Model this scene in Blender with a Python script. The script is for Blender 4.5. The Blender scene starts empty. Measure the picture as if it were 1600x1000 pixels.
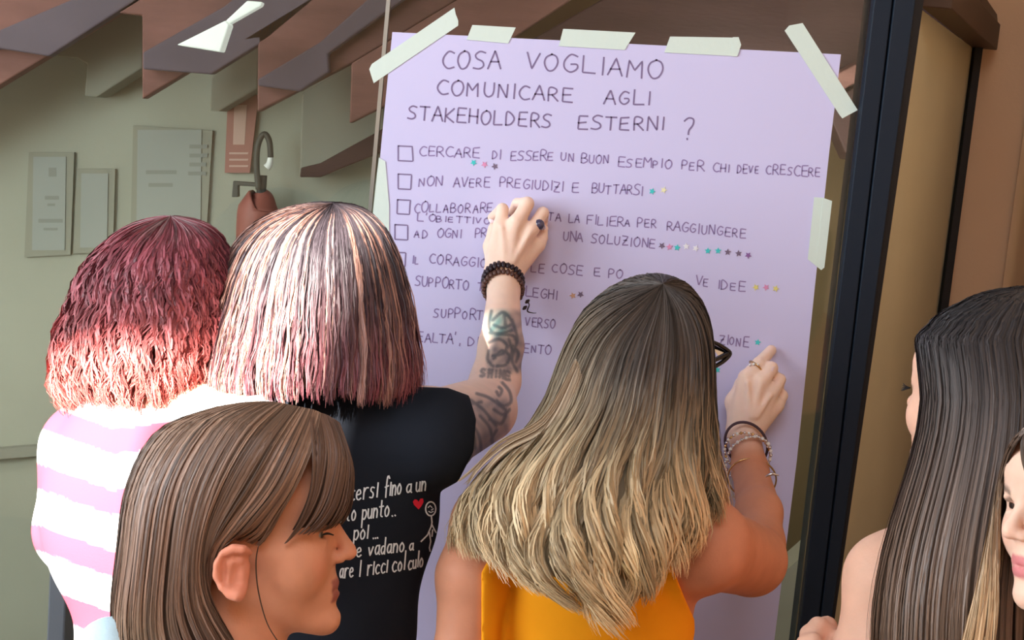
import bpy, math
import numpy as np
from mathutils import Vector, Matrix
from mathutils.bvhtree import BVHTree
rng = np.random.default_rng(7)
C = bpy.context.scene.collection
S = bpy.context.scene

# ------------------------------------------------------------------ camera
FPX = 2200.0
PITCH, ROLL = math.radians(8), math.radians(5)
CAM = np.array([0, -2.2, 1.80])
_f = np.array([0, math.cos(PITCH), -math.sin(PITCH)])
_r0 = np.array([1.0, 0, 0]); _u0 = np.array([0, math.sin(PITCH), math.cos(PITCH)])
FW = _f
RT = math.cos(ROLL)*_r0 + math.sin(ROLL)*_u0
UP = -math.sin(ROLL)*_r0 + math.cos(ROLL)*_u0
cd = bpy.data.cameras.new('camera'); cam = bpy.data.objects.new('camera', cd); C.objects.link(cam)
cd.sensor_width = 36; cd.lens = FPX/1600*36; cd.clip_start = .05
cam.matrix_world = Matrix(((RT[0], UP[0], -FW[0], CAM[0]), (RT[1], UP[1], -FW[1], CAM[1]),
                           (RT[2], UP[2], -FW[2], CAM[2]), (0, 0, 0, 1)))
S.camera = cam

# ------------------------------------------------------------------ light and exposure
S.view_settings.view_transform = 'Standard'; S.view_settings.look = 'None'
S.view_settings.gamma = 1; S.view_settings.use_curve_mapping = False
S.view_settings.exposure = 0.0
w = bpy.data.worlds.new('World'); S.world = w; w.use_nodes = True
bg = w.node_tree.nodes['Background']; bg.inputs[0].default_value = (.78, .88, 1, 1); bg.inputs[1].default_value = 1.4
SUN = np.array([0.35, 0.8, -0.45]); SUN /= np.linalg.norm(SUN)
def light(name, kind, loc, direction, energy, color, size=None, sy=None, spread=None):
    ld = bpy.data.lights.new(name, kind); o = bpy.data.objects.new(name, ld); C.objects.link(o)
    o.location = loc; ld.energy = energy; ld.color = color
    o.rotation_euler = Vector(direction).to_track_quat('-Z', 'Y').to_euler()
    if kind == 'AREA':
        ld.shape = 'RECTANGLE'; ld.size = size; ld.size_y = sy or size
    return o
s = light('sun', 'SUN', (-2, -6, 5), SUN, 33.0, (1, .93, .84)); s.data.angle = math.radians(.8)
light('window_daylight', 'AREA', (-2.45, -1.7, 2.1), (1, .42, -.16), 98, (.85, .93, 1), 1.6, 1.5)
light('rear_daylight', 'AREA', (-.3, -2.9, 3.6), (.05, 1, -.75), 40, (.82, .90, 1), 1.8, .9)
light('room_lamp_warm', 'AREA', (.98, -.95, 1.15), (-1, -.12, .05), 2.5, (1, .42, .22), .8, .8).data.spread = 1.9  # added fill standing in for bounce off the orange wall
light('inner_room_lamp', 'AREA', (-2.3, .35, 2.7), (.05, .9, -.25), 21, (1, .97, .9), .9, .6)  # added unseen fill, brightens the far room from the left
light('inner_room_lamp_low', 'AREA', (-2.2, .30, 1.6), (.05, .9, .15), 8.5, (1, .97, .92), .9, .6)  # added unseen fill, lifts the far wall under the timbers
light('inner_room_lamp_right', 'AREA', (.55, .80, 1.8), (.1, 1, -.1), 5, (.95, 1, .88), .3, .5)  # added unseen fill behind the post, brightens the right strip

# ------------------------------------------------------------------ helpers
def Q(px, py, d):
    """pixel (1600x1000 frame) and distance along the view axis -> world point"""
    px, py, d = np.broadcast_arrays(np.asarray(px, float), np.asarray(py, float), np.asarray(d, float))
    v = FW + ((px-800)/FPX)[..., None]*RT - ((py-500)/FPX)[..., None]*UP
    return CAM + v*d[..., None]
def P(px, py, Y):
    v = FW + (px-800)/FPX*RT - (py-500)/FPX*UP
    return CAM + v*(Y-CAM[1])/v[1]
def gd(px, py, back=0.0):
    """view distance of the glass plane (y = -back) at a pixel"""
    v = FW + (px-800)/FPX*RT - (py-500)/FPX*UP
    return (-back-CAM[1])/v[1]
def proj(p):
    q = p-CAM; d = q@FW
    return 800+FPX*(q@RT)/d, 500-FPX*(q@UP)/d, d

def lin(r, g, b):
    f = lambda c: (c/255/12.92) if c/255 <= .04045 else ((c/255+.055)/1.055)**2.4
    return (f(r), f(g), f(b), 1)

def mat(name, col, rough=.6, spec=.3, metal=0, bump=0, bscale=60, var=0, vscale=8, attr=None, sss=0, aniso=False, stretch=(1,1,1)):
    m = bpy.data.materials.new(name); m.use_nodes = True
    nt = m.node_tree; b = nt.nodes['Principled BSDF']; N = nt.nodes.new; L = nt.links.new
    b.inputs['Roughness'].default_value = rough; b.inputs['Specular IOR Level'].default_value = spec
    b.inputs['Metallic'].default_value = metal
    b.inputs['Base Color'].default_value = col if len(col) == 4 else (*col, 1)
    if sss:
        b.inputs['Subsurface Weight'].default_value = sss; b.inputs['Subsurface Radius'].default_value = (.012, .005, .003)
        b.inputs['Subsurface Scale'].default_value = 1
    src = None
    if attr:
        a = N('ShaderNodeVertexColor'); a.layer_name = attr; src = a.outputs[0]
    if var or bump:
        tc = N('ShaderNodeTexCoord'); mp = N('ShaderNodeMapping'); mp.inputs['Scale'].default_value = stretch
        L(tc.outputs['Object'], mp.inputs[0])
    if var:
        n = N('ShaderNodeTexNoise'); n.inputs['Scale'].default_value = vscale; n.inputs['Detail'].default_value = 5
        L(mp.outputs[0], n.inputs[0])
        r = N('ShaderNodeMapRange'); r.inputs[3].default_value = 1-var; r.inputs[4].default_value = 1+var
        r.inputs[1].default_value = .3; r.inputs[2].default_value = .7
        L(n.outputs[0], r.inputs[0])
        mx = N('ShaderNodeVectorMath'); mx.operation = 'SCALE'
        if src: L(src, mx.inputs[0])
        else: mx.inputs[0].default_value = tuple(col[:3])
        L(r.outputs[0], mx.inputs['Scale']); src = mx.outputs[0]
    if src: L(src, b.inputs['Base Color'])
    if bump:
        n = N('ShaderNodeTexNoise'); n.inputs['Scale'].default_value = bscale; n.inputs['Detail'].default_value = 4
        L(mp.outputs[0], n.inputs[0])
        bp = N('ShaderNodeBump'); bp.inputs['Strength'].default_value = bump; bp.inputs['Distance'].default_value = .002
        L(n.outputs[0], bp.inputs['Height']); L(bp.outputs[0], b.inputs['Normal'])
    return m

def tag(o, label=None, cat=None, group=None, kind=None):
    if label: o['label'] = label
    if cat: o['category'] = cat
    if group: o['group'] = group
    if kind: o['kind'] = kind
    return o
def mesh(name, V, F, m, parent=None, smooth=False, col=None):
    me = bpy.data.meshes.new(name)
    V = np.asarray(V, np.float32); 
    if isinstance(F, np.ndarray):
        k = F.shape[1]
        me.vertices.add(len(V)); me.vertices.foreach_set('co', V.ravel())
        me.loops.add(F.size); me.loops.foreach_set('vertex_index', F.astype(np.int32).ravel())
        me.polygons.add(len(F)); me.polygons.foreach_set('loop_start', np.arange(0, F.size, k, dtype=np.int32))
        me.update(calc_edges=True); me.validate()
    else:
        me.from_pydata([tuple(map(float, v)) for v in V], [], F); me.update()
    if smooth: me.polygons.foreach_set('use_smooth', np.ones(len(me.polygons), bool))
    if col is not None:
        ca = me.color_attributes.new('Col', 'FLOAT_COLOR', 'POINT')
        c4 = np.ones((len(V), 4), np.float32); c4[:, :3] = col; ca.data.foreach_set('color', c4.ravel())
    if m: me.materials.append(m)
    o = bpy.data.objects.new(name, me); C.objects.link(o)
    if parent: o.parent = parent
    return o
def fixn(o):
    import bmesh
    bm = bmesh.new(); bm.from_mesh(o.data); bmesh.ops.recalc_face_normals(bm, faces=bm.faces); bm.to_mesh(o.data); bm.free(); return o
def empty(name, loc=(0, 0, 0)):
    o = bpy.data.objects.new(name, None); C.objects.link(o); o.location = loc; o.empty_display_size = .05
    return o
def box(name, x0, x1, y0, y1, z0, z1, m, parent=None, bevel=0):
    V = [(x, y, z) for x in (x0, x1) for y in (y0, y1) for z in (z0, z1)]
    F = [(0, 1, 3, 2), (4, 6, 7, 5), (0, 4, 5, 1), (2, 3, 7, 6), (0, 2, 6, 4), (1, 5, 7, 3)]
    o = fixn(mesh(name, V, F, m, parent))
    if bevel:
        b = o.modifiers.new('b', 'BEVEL'); b.width = bevel; b.segments = 2
    return o
def prism(name, pts, off, m, parent=None, bevel=0):
    """polygon of world points extruded by a vector"""
    n = len(pts); pts = np.array(pts, float); off = np.array(off, float)
    V = np.vstack([pts, pts+off])
    F = [tuple(range(n)), tuple(range(2*n-1, n-1, -1))] + [(i, (i+1) % n, (i+1) % n+n, i+n) for i in range(n)]
    o = fixn(mesh(name, V, F, m, parent))
    if bevel:
        b = o.modifiers.new('b', 'BEVEL'); b.width = bevel; b.segments = 2
    return o
def prism_px(name, poly, Y, depth, m, parent=None, bevel=0):
    return prism(name, [P(x, y, Y) for x, y in poly], (0, depth, 0), m, parent, bevel)
def tube_paths(paths, radii, sides=3):
    """paths (n,m,3), radii (n,m) -> verts, quads of tubes"""
    n, m, _ = paths.shape
    T = np.gradient(paths, axis=1); T /= np.linalg.norm(T, axis=2, keepdims=True)+1e-12
    ref = np.tile(np.array([0.13, -.95, .25]), (n, m, 1))
    A = np.cross(T, ref); A /= np.linalg.norm(A, axis=2, keepdims=True)+1e-9
    B = np.cross(T, A)
    V = np.empty((n, m, sides, 3))
    for k in range(sides):
        a = 2*math.pi*k/sides
        V[:, :, k] = paths + radii[..., None]*(math.cos(a)*A+math.sin(a)*B)
    idx = np.arange(n*m*sides).reshape(n, m, sides)
    a = idx[:, :-1]; b = idx[:, 1:]
    F = np.stack([a, np.roll(a, -1, 2), np.roll(b, -1, 2), b], -1).reshape(-1, 4)
    return V.reshape(-1, 3), F
def catmull(pts, n):
    pts = np.asarray(pts, float); m = len(pts)
    t = np.linspace(0, m-1, n); i = np.clip(t.astype(int), 0, m-2); u = (t-i)[:, None]
    g = lambda k: pts[np.clip(k, 0, m-1)]
    p0, p1, p2, p3 = g(i-1), g(i), g(i+1), g(i+2)
    return .5*((2*p1)+(-p0+p2)*u+(2*p0-5*p1+4*p2-p3)*u*u+(-p0+3*p1-3*p2+p3)*u**3)
def tube(name, pts, r, m, parent=None, sides=8, n=24, closed=False):
    pts = np.asarray(pts, float)
    pa = catmull(pts, n)[None] if not closed else pts[None]
    rr = np.full(pa.shape[:2], r) if np.isscalar(r) else np.interp(np.linspace(0, 1, pa.shape[1]), np.linspace(0, 1, len(r)), r)[None]
    V, F = tube_paths(pa, rr, sides)
    F = [tuple(f) for f in F]
    if not closed:
        F += [tuple(range(sides-1, -1, -1)), tuple(range((pa.shape[1]-1)*sides, pa.shape[1]*sides))]
    return fixn(mesh(name, V, F, m, parent, True))
def ring_pts(c, axis, r, n=28, r2=None, side=None):
    axis = np.array(axis, float); axis /= np.linalg.norm(axis)
    s = np.array(side if side is not None else (0, 1, 0.1), float)
    a = np.cross(axis, s); a /= np.linalg.norm(a); b = np.cross(axis, a)
    t = np.linspace(0, 2*math.pi, n)[:, None]
    return np.array(c)+r*np.cos(t)*a+(r2 or r)*np.sin(t)*b

# ------------------------------------------------------------------ signed-distance bodies
class Sdf:
    def __init__(self, lo, hi, h):
        self.h = h; self.lo = np.array(lo, float)
        self.n = np.ceil((np.array(hi)-self.lo)/h).astype(int)+1
        self.D = np.full(self.n, .05, np.float32)
    def sub(self, lo, hi):
        a = np.clip(np.floor((lo-self.lo)/self.h).astype(int), 0, self.n)
        b = np.clip(np.ceil((hi-self.lo)/self.h).astype(int)+1, 0, self.n)
        if (b <= a).any(): return None, None
        sl = tuple(slice(i, j) for i, j in zip(a, b))
        ax = [(self.lo[i]+self.h*np.arange(a[i], b[i])).astype(np.float32) for i in range(3)]
        return sl, ax
    def comb(self, sl, d, k, neg):
        o = self.D[sl]
        if neg:
            d = -d; hh = np.clip(.5-.5*(o-d)/k, 0, 1)   # smooth max
            self.D[sl] = o*(1-hh)+d*hh+k*hh*(1-hh)
        else:
            hh = np.clip(.5+.5*(d-o)/k, 0, 1)
            self.D[sl] = d*(1-hh)+o*hh-k*hh*(1-hh)
    def cone(self, a, b, r1, r2, k=.01, neg=False):
        a = np.array(a, float); b = np.array(b, float); m = max(r1, r2)+k+.012
        sl, ax = self.sub(np.minimum(a, b)-m, np.maximum(a, b)+m)
        if sl is None: return
        X, Y, Z = np.meshgrid(*ax, indexing='ij', sparse=True)
        v = b-a; L2 = max(v@v, 1e-12)
        t = np.clip(((X-a[0])*v[0]+(Y-a[1])*v[1]+(Z-a[2])*v[2])/L2, 0, 1)
        d = np.sqrt((X-a[0]-t*v[0])**2+(Y-a[1]-t*v[1])**2+(Z-a[2]-t*v[2])**2)-(r1+(r2-r1)*t)
        self.comb(sl, d.astype(np.float32), k, neg)
    def chain(self, pts, rs, k=.01, neg=False):
        for i in range(len(pts)-1): self.cone(pts[i], pts[i+1], rs[i], rs[i+1], k, neg)
    def ell(self, c, r, M=None, k=.01, neg=False):
        """ellipsoid: centre, radii along the rows of M"""
        c = np.array(c, float); r = np.array(r, float); M = np.eye(3) if M is None else np.array(M, float)
        ext = np.sqrt(((M*r[:, None])**2).sum(0))+k+.012
        sl, ax = self.sub(c-ext, c+ext)
        if sl is None: return
        X, Y, Z = np.meshgrid(*ax, indexing='ij', sparse=True)
        X = X-c[0]; Y = Y-c[1]; Z = Z-c[2]
        k0 = 0; k1 = 0
        for i in range(3):
            q = X*M[i, 0]+Y*M[i, 1]+Z*M[i, 2]
            k0 = k0+(q/r[i])**2; k1 = k1+(q/r[i]**2)**2
        k0 = np.sqrt(k0); k1 = np.sqrt(k1)+1e-9
        self.comb(sl, (k0*(k0-1)/k1).astype(np.float32), k, neg)
    def coords(self, idx):
        return self.lo+self.h*np.stack(idx, -1)
    def mesh(self, D=None):
        D = self.D if D is None else D
        s = D < 0
        a = s[:-1, :-1, :-1]
        al = a.copy(); an = a.copy()
        for i in (0, 1):
            for j in (0, 1):
                for k in (0, 1):
                    q = s[i:s.shape[0]-1+i, j:s.shape[1]-1+j, k:s.shape[2]-1+k]
                    al &= q; an |= q
        act = an & ~al
        ijk = np.argwhere(act); vid = np.full(act.shape, -1, np.int32); vid[act] = np.arange(len(ijk))
        acc = np.zeros((len(ijk), 3)); cnt = np.zeros(len(ijk))
        cor = [(i, j, k) for i in (0, 1) for j in (0, 1) for k in (0, 1)]
        val = {c: D[ijk[:, 0]+c[0], ijk[:, 1]+c[1], ijk[:, 2]+c[2]] for c in cor}
        for c in cor:
            for ax in range(3):
                if c[ax]: continue
                e = list(c); e[ax] = 1; e = tuple(e)
                u, v = val[c], val[e]; m = (u < 0) != (v < 0)
                t = np.where(m, u/(u-v+1e-12), 0)
                p = np.tile(np.array(c, float), (len(ijk), 1)); p[:, ax] += t
                acc[m] += p[m]; cnt[m] += 1
        V = self.lo+self.h*(ijk+acc/cnt[:, None])
        Fs = []
        for ax in range(3):
            b, c = (ax+1) % 3, (ax+2) % 3
            sa = [slice(None)]*3; sb = [slice(None)]*3
            sa[ax] = slice(0, -1); sb[ax] = slice(1, None)
            ch = s[tuple(sa)] != s[tuple(sb)]
            e = np.argwhere(ch); inside = s[tuple(e.T)]
            ok = (e[:, b] > 0) & (e[:, c] > 0) & (e[:, b] < s.shape[b]-1) & (e[:, c] < s.shape[c]-1)
            e = e[ok]; inside = inside[ok]
            def g(db, dc):
                q = e.copy(); q[:, b] += db; q[:, c] += dc; return vid[tuple(q.T)]
            f = np.stack([g(-1, -1), g(0, -1), g(0, 0), g(-1, 0)], -1)
            f[~inside] = f[~inside][:, ::-1]
            Fs.append(f)
        F = np.vstack(Fs); F = F[(F >= 0).all(1)]
        # two light smoothing passes
        for it in range(2):
            A = np.zeros_like(V); n = np.zeros(len(V))
            for i in range(4):
                j = (i+1) % 4
                np.add.at(A, F[:, i], V[F[:, j]]); np.add.at(n, F[:, i], 1)
            V = V*.5+.5*A/np.maximum(n, 1)[:, None]
        return V, F
def poly_sdf(px, py, poly):
    poly = np.asarray(poly, float); d = np.full(px.shape, 1e9); ins = np.zeros(px.shape, bool)
    for i in range(len(poly)):
        a = poly[i]; b = poly[(i+1) % len(poly)]
        e = b-a; wx = px-a[0]; wy = py-a[1]
        t = np.clip((wx*e[0]+wy*e[1])/(e@e), 0, 1)
        d = np.minimum(d, (wx-e[0]*t)**2+(wy-e[1]*t)**2)
        c = (a[1] > py) != (b[1] > py)
        with np.errstate(divide='ignore', invalid='ignore'):
            xi = a[0]+(py-a[1])*e[0]/(e[1] if e[1] else 1e-9)
        ins ^= c & (px < xi)
    d = np.sqrt(d)
    return np.where(ins, -d, d)
def garment(sd, off, poly, zmin, extra=None, solid=True):
    """cloth grown around a body field: follows the body, ends at the outline and the hem"""
    D = sd.D-off
    idx = np.nonzero(D < .012)
    p = sd.coords(idx)
    px, py, d = proj(p)
    cut = poly_sdf(px, py, poly)*d/FPX
    cut = np.maximum(cut, zmin-p[:, 2])
    if extra is not None: cut = np.maximum(cut, extra(p))
    out = D.copy(); out[idx] = np.maximum(D[idx], cut)
    return out

# ------------------------------------------------------------------ materials
M = {}
M['wood'] = mat('timber_red_brown', lin(112, 76, 70), .65, .2, bump=.4, bscale=30, var=.22, vscale=5, stretch=(1, 1, 5))
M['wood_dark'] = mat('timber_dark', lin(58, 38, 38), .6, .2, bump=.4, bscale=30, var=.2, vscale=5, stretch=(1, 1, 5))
M['wood_slate'] = mat('timber_slate_painted', lin(86, 76, 86), .6, .2, var=.12, vscale=5)  # shade of the timber undersides as a colour
M['olive'] = mat('plaster_olive_grey', lin(160, 162, 148), .85, .1, bump=.15, bscale=180, var=.05, vscale=2)
M['olive_beam'] = mat('painted_beam_olive', lin(140, 140, 128), .8, .1, var=.06, vscale=4)  # reflected double of the timbers as a colour; also the wall rail
M['tan'] = mat('plaster_tan', lin(128, 106, 78), .85, .1, bump=.15, bscale=180, var=.06, vscale=2)
M['beige'] = mat('plaster_beige', lin(204, 196, 164), .85, .1, bump=.15, bscale=160, var=.06, vscale=3)
M['orange'] = mat('plaster_orange', lin(212, 172, 136), .85, .1, bump=.2, bscale=160, var=.05, vscale=3)
M['navy'] = mat('frame_blue_black_metal', lin(24, 35, 48), .5, .25, bump=.05, bscale=300)
M['blackm'] = mat('frame_black_metal', lin(24, 22, 24), .5, .35)
M['brownm'] = mat('frame_brown_metal', lin(78, 58, 46), .5, .3)
M['steel'] = mat('brushed_steel', lin(180, 182, 176), .35, .5, metal=.8)
M['floor'] = mat('floor_tiles_grey', lin(120, 112, 102), .6, .3, var=.08, vscale=4)
M['paper'] = mat('lilac_paper', lin(208, 203, 237), .7, .15, bump=.12, bscale=9, var=.012, vscale=3)
M['ink'] = mat('pencil_ink', lin(134, 118, 154), .7, .1)
M['ink2'] = mat('pencil_ink_light', lin(150, 132, 176), .7, .1)
M['white'] = mat('white_enamel', lin(232, 236, 232), .5, .3)
M['concrete'] = mat('parapet_grey', lin(168, 160, 142), .8, .1, var=.08, vscale=6)
tm = mat('masking_tape', lin(224, 238, 228), .6, .25, bump=.25, bscale=160)
nt = tm.node_tree; b = nt.nodes['Principled BSDF']; tr = nt.nodes.new('ShaderNodeBsdfTransparent'); mx = nt.nodes.new('ShaderNodeMixShader')
mx.inputs[0].default_value = .12
out = nt.nodes['Material Output']; nt.links.new(b.outputs[0], mx.inputs[1]); nt.links.new(tr.outputs[0], mx.inputs[2]); nt.links.new(mx.outputs[0], out.inputs[0])
M['tape'] = tm
gm = bpy.data.materials.new('window_glass'); gm.use_nodes = True; nt = gm.node_tree
for n_ in list(nt.nodes):
    if n_.type != 'OUTPUT_MATERIAL': nt.nodes.remove(n_)
out = nt.nodes['Material Output']; tr = nt.nodes.new('ShaderNodeBsdfTransparent'); tr.inputs[0].default_value = (.95, .97, .95, 1)
gl = nt.nodes.new('ShaderNodeBsdfGlossy'); gl.inputs['Roughness'].default_value = .02
fr = nt.nodes.new('ShaderNodeFresnel'); fr.inputs[0].default_value = 1.5
mx = nt.nodes.new('ShaderNodeMixShader'); nt.links.new(fr.outputs[0], mx.inputs[0]); nt.links.new(tr.outputs[0], mx.inputs[1]); nt.links.new(gl.outputs[0], mx.inputs[2]); nt.links.new(mx.outputs[0], out.inputs[0])
M['glass'] = gm

# ------------------------------------------------------------------ the setting
def st(o): o['kind'] = 'structure'; return o
st(box('floor', -4.5, 3.2, -3.6, 3.0, -.1, 0, M['floor']))
XR = P(1592, 260, .62)[0]
st(box('wall_right', XR, XR+.2, -3.6, .62, 0, 4.0, M['orange']))
xl_ = P(1474, 460, .64)[0]
st(box('wall_front', xl_, XR+.4, .635, .68, 0, 4.0, M['orange']))
st(box('ceiling_front', -4.5, XR+.2, -3.6, -.02, 3.9, 4.0, M['wood_dark']))
# unseen rear wall, both openings shaped back from the wanted sunlit patches
YB = -3.45
def back(px, py, d):
    p = Q(px, py, d); t = (YB-p[1])/SUN[1]; return p+SUN*t
a0, a1 = back(305, 262, 1.72), back(524, 700, 1.72)
b0, b1 = back(-60, 505, 1.75), back(300, 1010, 1.75)
AX0, AX1, AZ0, AZ1 = b1[0]-.02, a1[0], a1[2], a0[2]+.02
BX0, BX1, BZ0, BZ1 = b0[0], b1[0]-.02, b1[2]-.1, b0[2]
wr = st(empty('wall_rear', (0, YB, 0)))
def wbox(x0, x1, z0, z1):
    if x1 > x0 and z1 > z0:
        o = box('wall_panel', x0, x1, YB-.06, YB, z0, z1, M['orange'], None); o.parent = wr; o.matrix_parent_inverse = Matrix.Translation((0, -YB, 0))
zb = min(BZ0, AZ0)
wbox(-4.5, XR+.2, 0, zb); wbox(-4.5, BX0, zb, 3.9); wbox(BX0, BX1, BZ1, 3.9)
wbox(AX1, XR+.2, zb, 3.9); wbox(AX0, AX1, AZ1, 3.9)
if AZ0 > zb: wbox(AX0, AX1, zb, AZ0)
if BZ0 > zb: wbox(BX0, BX1, zb, BZ0)
# low sill wall and header on the open daylight side
st(box('wall_left', -4.5, -4.4, -3.6, 3.0, 0, .9, M['orange']))
# inner room beyond the glass
WB = 1.7
st(box('wall_back', -4.5, P(586, 500, WB)[0], WB, WB+.1, 0, 4.0, M['olive']))
st(box('wall_back_right', P(586, 500, WB)[0], 3.2, WB, WB+.1, 0, 4.0, M['tan']))
st(box('wall_partition', P(1340, 500, 1.45)[0], 3.2, 1.45, 1.52, 0, 4.0, M['beige']))
inner = st(empty('ceiling_inner', (0, 1.2, 3)))
def cpart(o): o.parent = inner; o.matrix_parent_inverse = Matrix.Translation((0, -1.2, -3)); return o
cb = box('ceiling_board', -4.5, 3.2, .02, 3.0, 3.95, 4.0, M['wood']); cpart(cb)
beams = [  # timbers, plus pieces for their reflected double and their shaded undersides
  ('wood', [(-300, 315), (-300, -160), (475, -160), (185, 20)], 1.35, .05),
  ('wood', [(222, 155), (222, 24), (185, 20), (475, -160), (740, -160)], 1.30, .05),
  ('wood', [(402, 175), (403, 61), (370, 66), (740, -160), (980, -160), (550, 98)], 1.25, .05),
  ('wood', [(546, 193), (549, 99), (980, -160), (1130, -160), (800, 60), (600, 166)], 1.20, .05),
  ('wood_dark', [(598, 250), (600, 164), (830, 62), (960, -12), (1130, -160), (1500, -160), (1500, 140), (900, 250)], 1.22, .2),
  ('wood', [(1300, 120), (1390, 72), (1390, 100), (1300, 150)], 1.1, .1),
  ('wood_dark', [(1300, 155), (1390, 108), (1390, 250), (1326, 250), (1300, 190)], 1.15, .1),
  ('olive_beam', [(78, 88), (186, 18), (224, 22), (222, 106), (150, 152), (132, 150), (136, 100), (120, 91)], 1.58, .11),  # olive pieces: double reflection in the glass put in as shapes
  ('olive_beam', [(328, 173), (330, 122), (372, 66), (406, 60), (402, 138), (342, 174)], 1.58, .11),
  ('olive_beam', [(468, 277), (472, 146), (548, 100), (600, 100), (600, 236), (500, 277)], 1.58, .11),
  ('wood_dark', [(468, 277), (470, 262), (500, 255), (600, 200), (600, 236), (500, 277)], 1.55, .02),  # dark lower edge of that reflection, put in as a shape
  ('wood_slate', [(-60, 72), (-60, 80), (0, 76), (76, 88), (200, 8), (330, -80), (230, -80), (110, 0)], 1.30, .04),  # slate pieces: dark undersides put in as shapes, no separate boards
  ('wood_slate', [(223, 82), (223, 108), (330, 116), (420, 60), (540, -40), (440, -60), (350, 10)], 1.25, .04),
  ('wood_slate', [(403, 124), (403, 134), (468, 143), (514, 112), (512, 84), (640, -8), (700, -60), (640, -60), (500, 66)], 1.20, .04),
]
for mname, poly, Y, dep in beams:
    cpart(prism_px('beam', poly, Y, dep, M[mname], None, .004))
# glazing of the window wall
seamT, seamB = P(607, -60, 0), P(545, 660, 0)
def vline(px0, py0, px1, py1, Y=0):  # vertical edge through two pixels, taken as a straight line floor to top
    a, b = P(px0, py0, Y), P(px1, py1, Y); t = lambda z: a+(b-a)*(z-a[2])/(b[2]-a[2]); return t
seam = vline(607, 0, 578, 330); postL = vline(1361, 0, 1243, 1000); postR = vline(1441, 0, 1297, 1000)
postM = vline(1391, 0, 1272, 1000); postE = vline(1425, 0, 1290, 1000)
def quadpane(name, A, B, z0, z1, y, th, m, parent=None, bevel=0):
    q = [A(z0)+(0, y, 0), B(z0)+(0, y, 0), B(z1)+(0, y, 0), A(z1)+(0, y, 0)]
    return prism(name, q, (0, th, 0), m, parent, bevel)
far = lambda z: np.array([-4.4, 0, z])
st(quadpane('window_1', far, lambda z: seam(z)-(.003, 0, 0), .02, 3.9, .0, .008, M['glass']))
st(quadpane('window_2', lambda z: seam(z)+(.003, 0, 0), postL, .02, 3.9, .0, .008, M['glass']))
st(quadpane('trim_1', lambda z: seam(z)-(.003, 0, 0), lambda z: seam(z)+(.003, 0, 0), .02, 3.9, -.002, .012, M['steel']))
door = st(empty('door_1', postL(0)))
def dpart(o): o.parent = door; o.matrix_parent_inverse = Matrix.Translation(-door.location); return o
dpart(quadpane('frame_post', postL, lambda z: postM(z)-(.0012, 0, 0), 0, 3.9, -.02, .07, M['navy'], None, .002))
dpart(quadpane('frame_post', lambda z: postM(z)+(.0012, 0, 0), postE, 0, 3.9, -.022, .07, M['navy'], None, .002))
dpart(quadpane('frame_edge', postE, postR, 0, 3.9, -.01, .06, M['blackm'], None, .002))
# receding side leaf: pane, brown head bar, black end post
e0 = vline(1436, 10, 1297, 1000); nearT = P(1437, 10, .03); farT = P(1518, 75, .60); farB = P(1467, 460, .60)
def linez(a, b): return lambda z: a+(b-a)*(z-a[2])/(b[2]-a[2])
nl = lambda z: postR(z)+(-.002, .03, 0); fl = linez(farT, farB)
q = [nl(0), fl(0), fl(farT[2]), nl(nearT[2])]
dpart(prism('side_panel', q, (.003, 0, 0), M['beige']))
bar = [P(1436, 10, .03), P(1518, 75, .60), P(1534, 78, .60), P(1534, 55, .60), P(1470, -40, .03), P(1430, -40, .03)]
dpart(prism('head_bar', [nearT, farT, farT+(0, 0, .05), nearT+(0, 0, .055)], (.05, .0, 0), M['brownm'], None, .002))
fr_ = linez(P(1530, 76, .60), P(1479, 460, .60))
dpart(prism('end_post', [fl(0), fr_(0), fr_(farT[2]+.05), fl(farT[2]+.05)], (0, -.025, 0), M['blackm'], None, .001))
dpart(prism('head_cap', [P(1522, 60, .60), P(1560, 46, .60), P(1535, 10, .45), P(1490, -30, .3), P(1470, -30, .3)], (0, .02, .03), M['brownm']))
st(prism_px('trim_2', [(-400, 735), (66, 696), (66, 712), (-400, 752)], WB-.03, .03, M['olive_beam']))
st(prism_px('trim_3', [(1150, 960), (1262, 862), (1400, 740), (1400, 1400), (1150, 1400)], 1.3, .1, M['concrete']))

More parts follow.
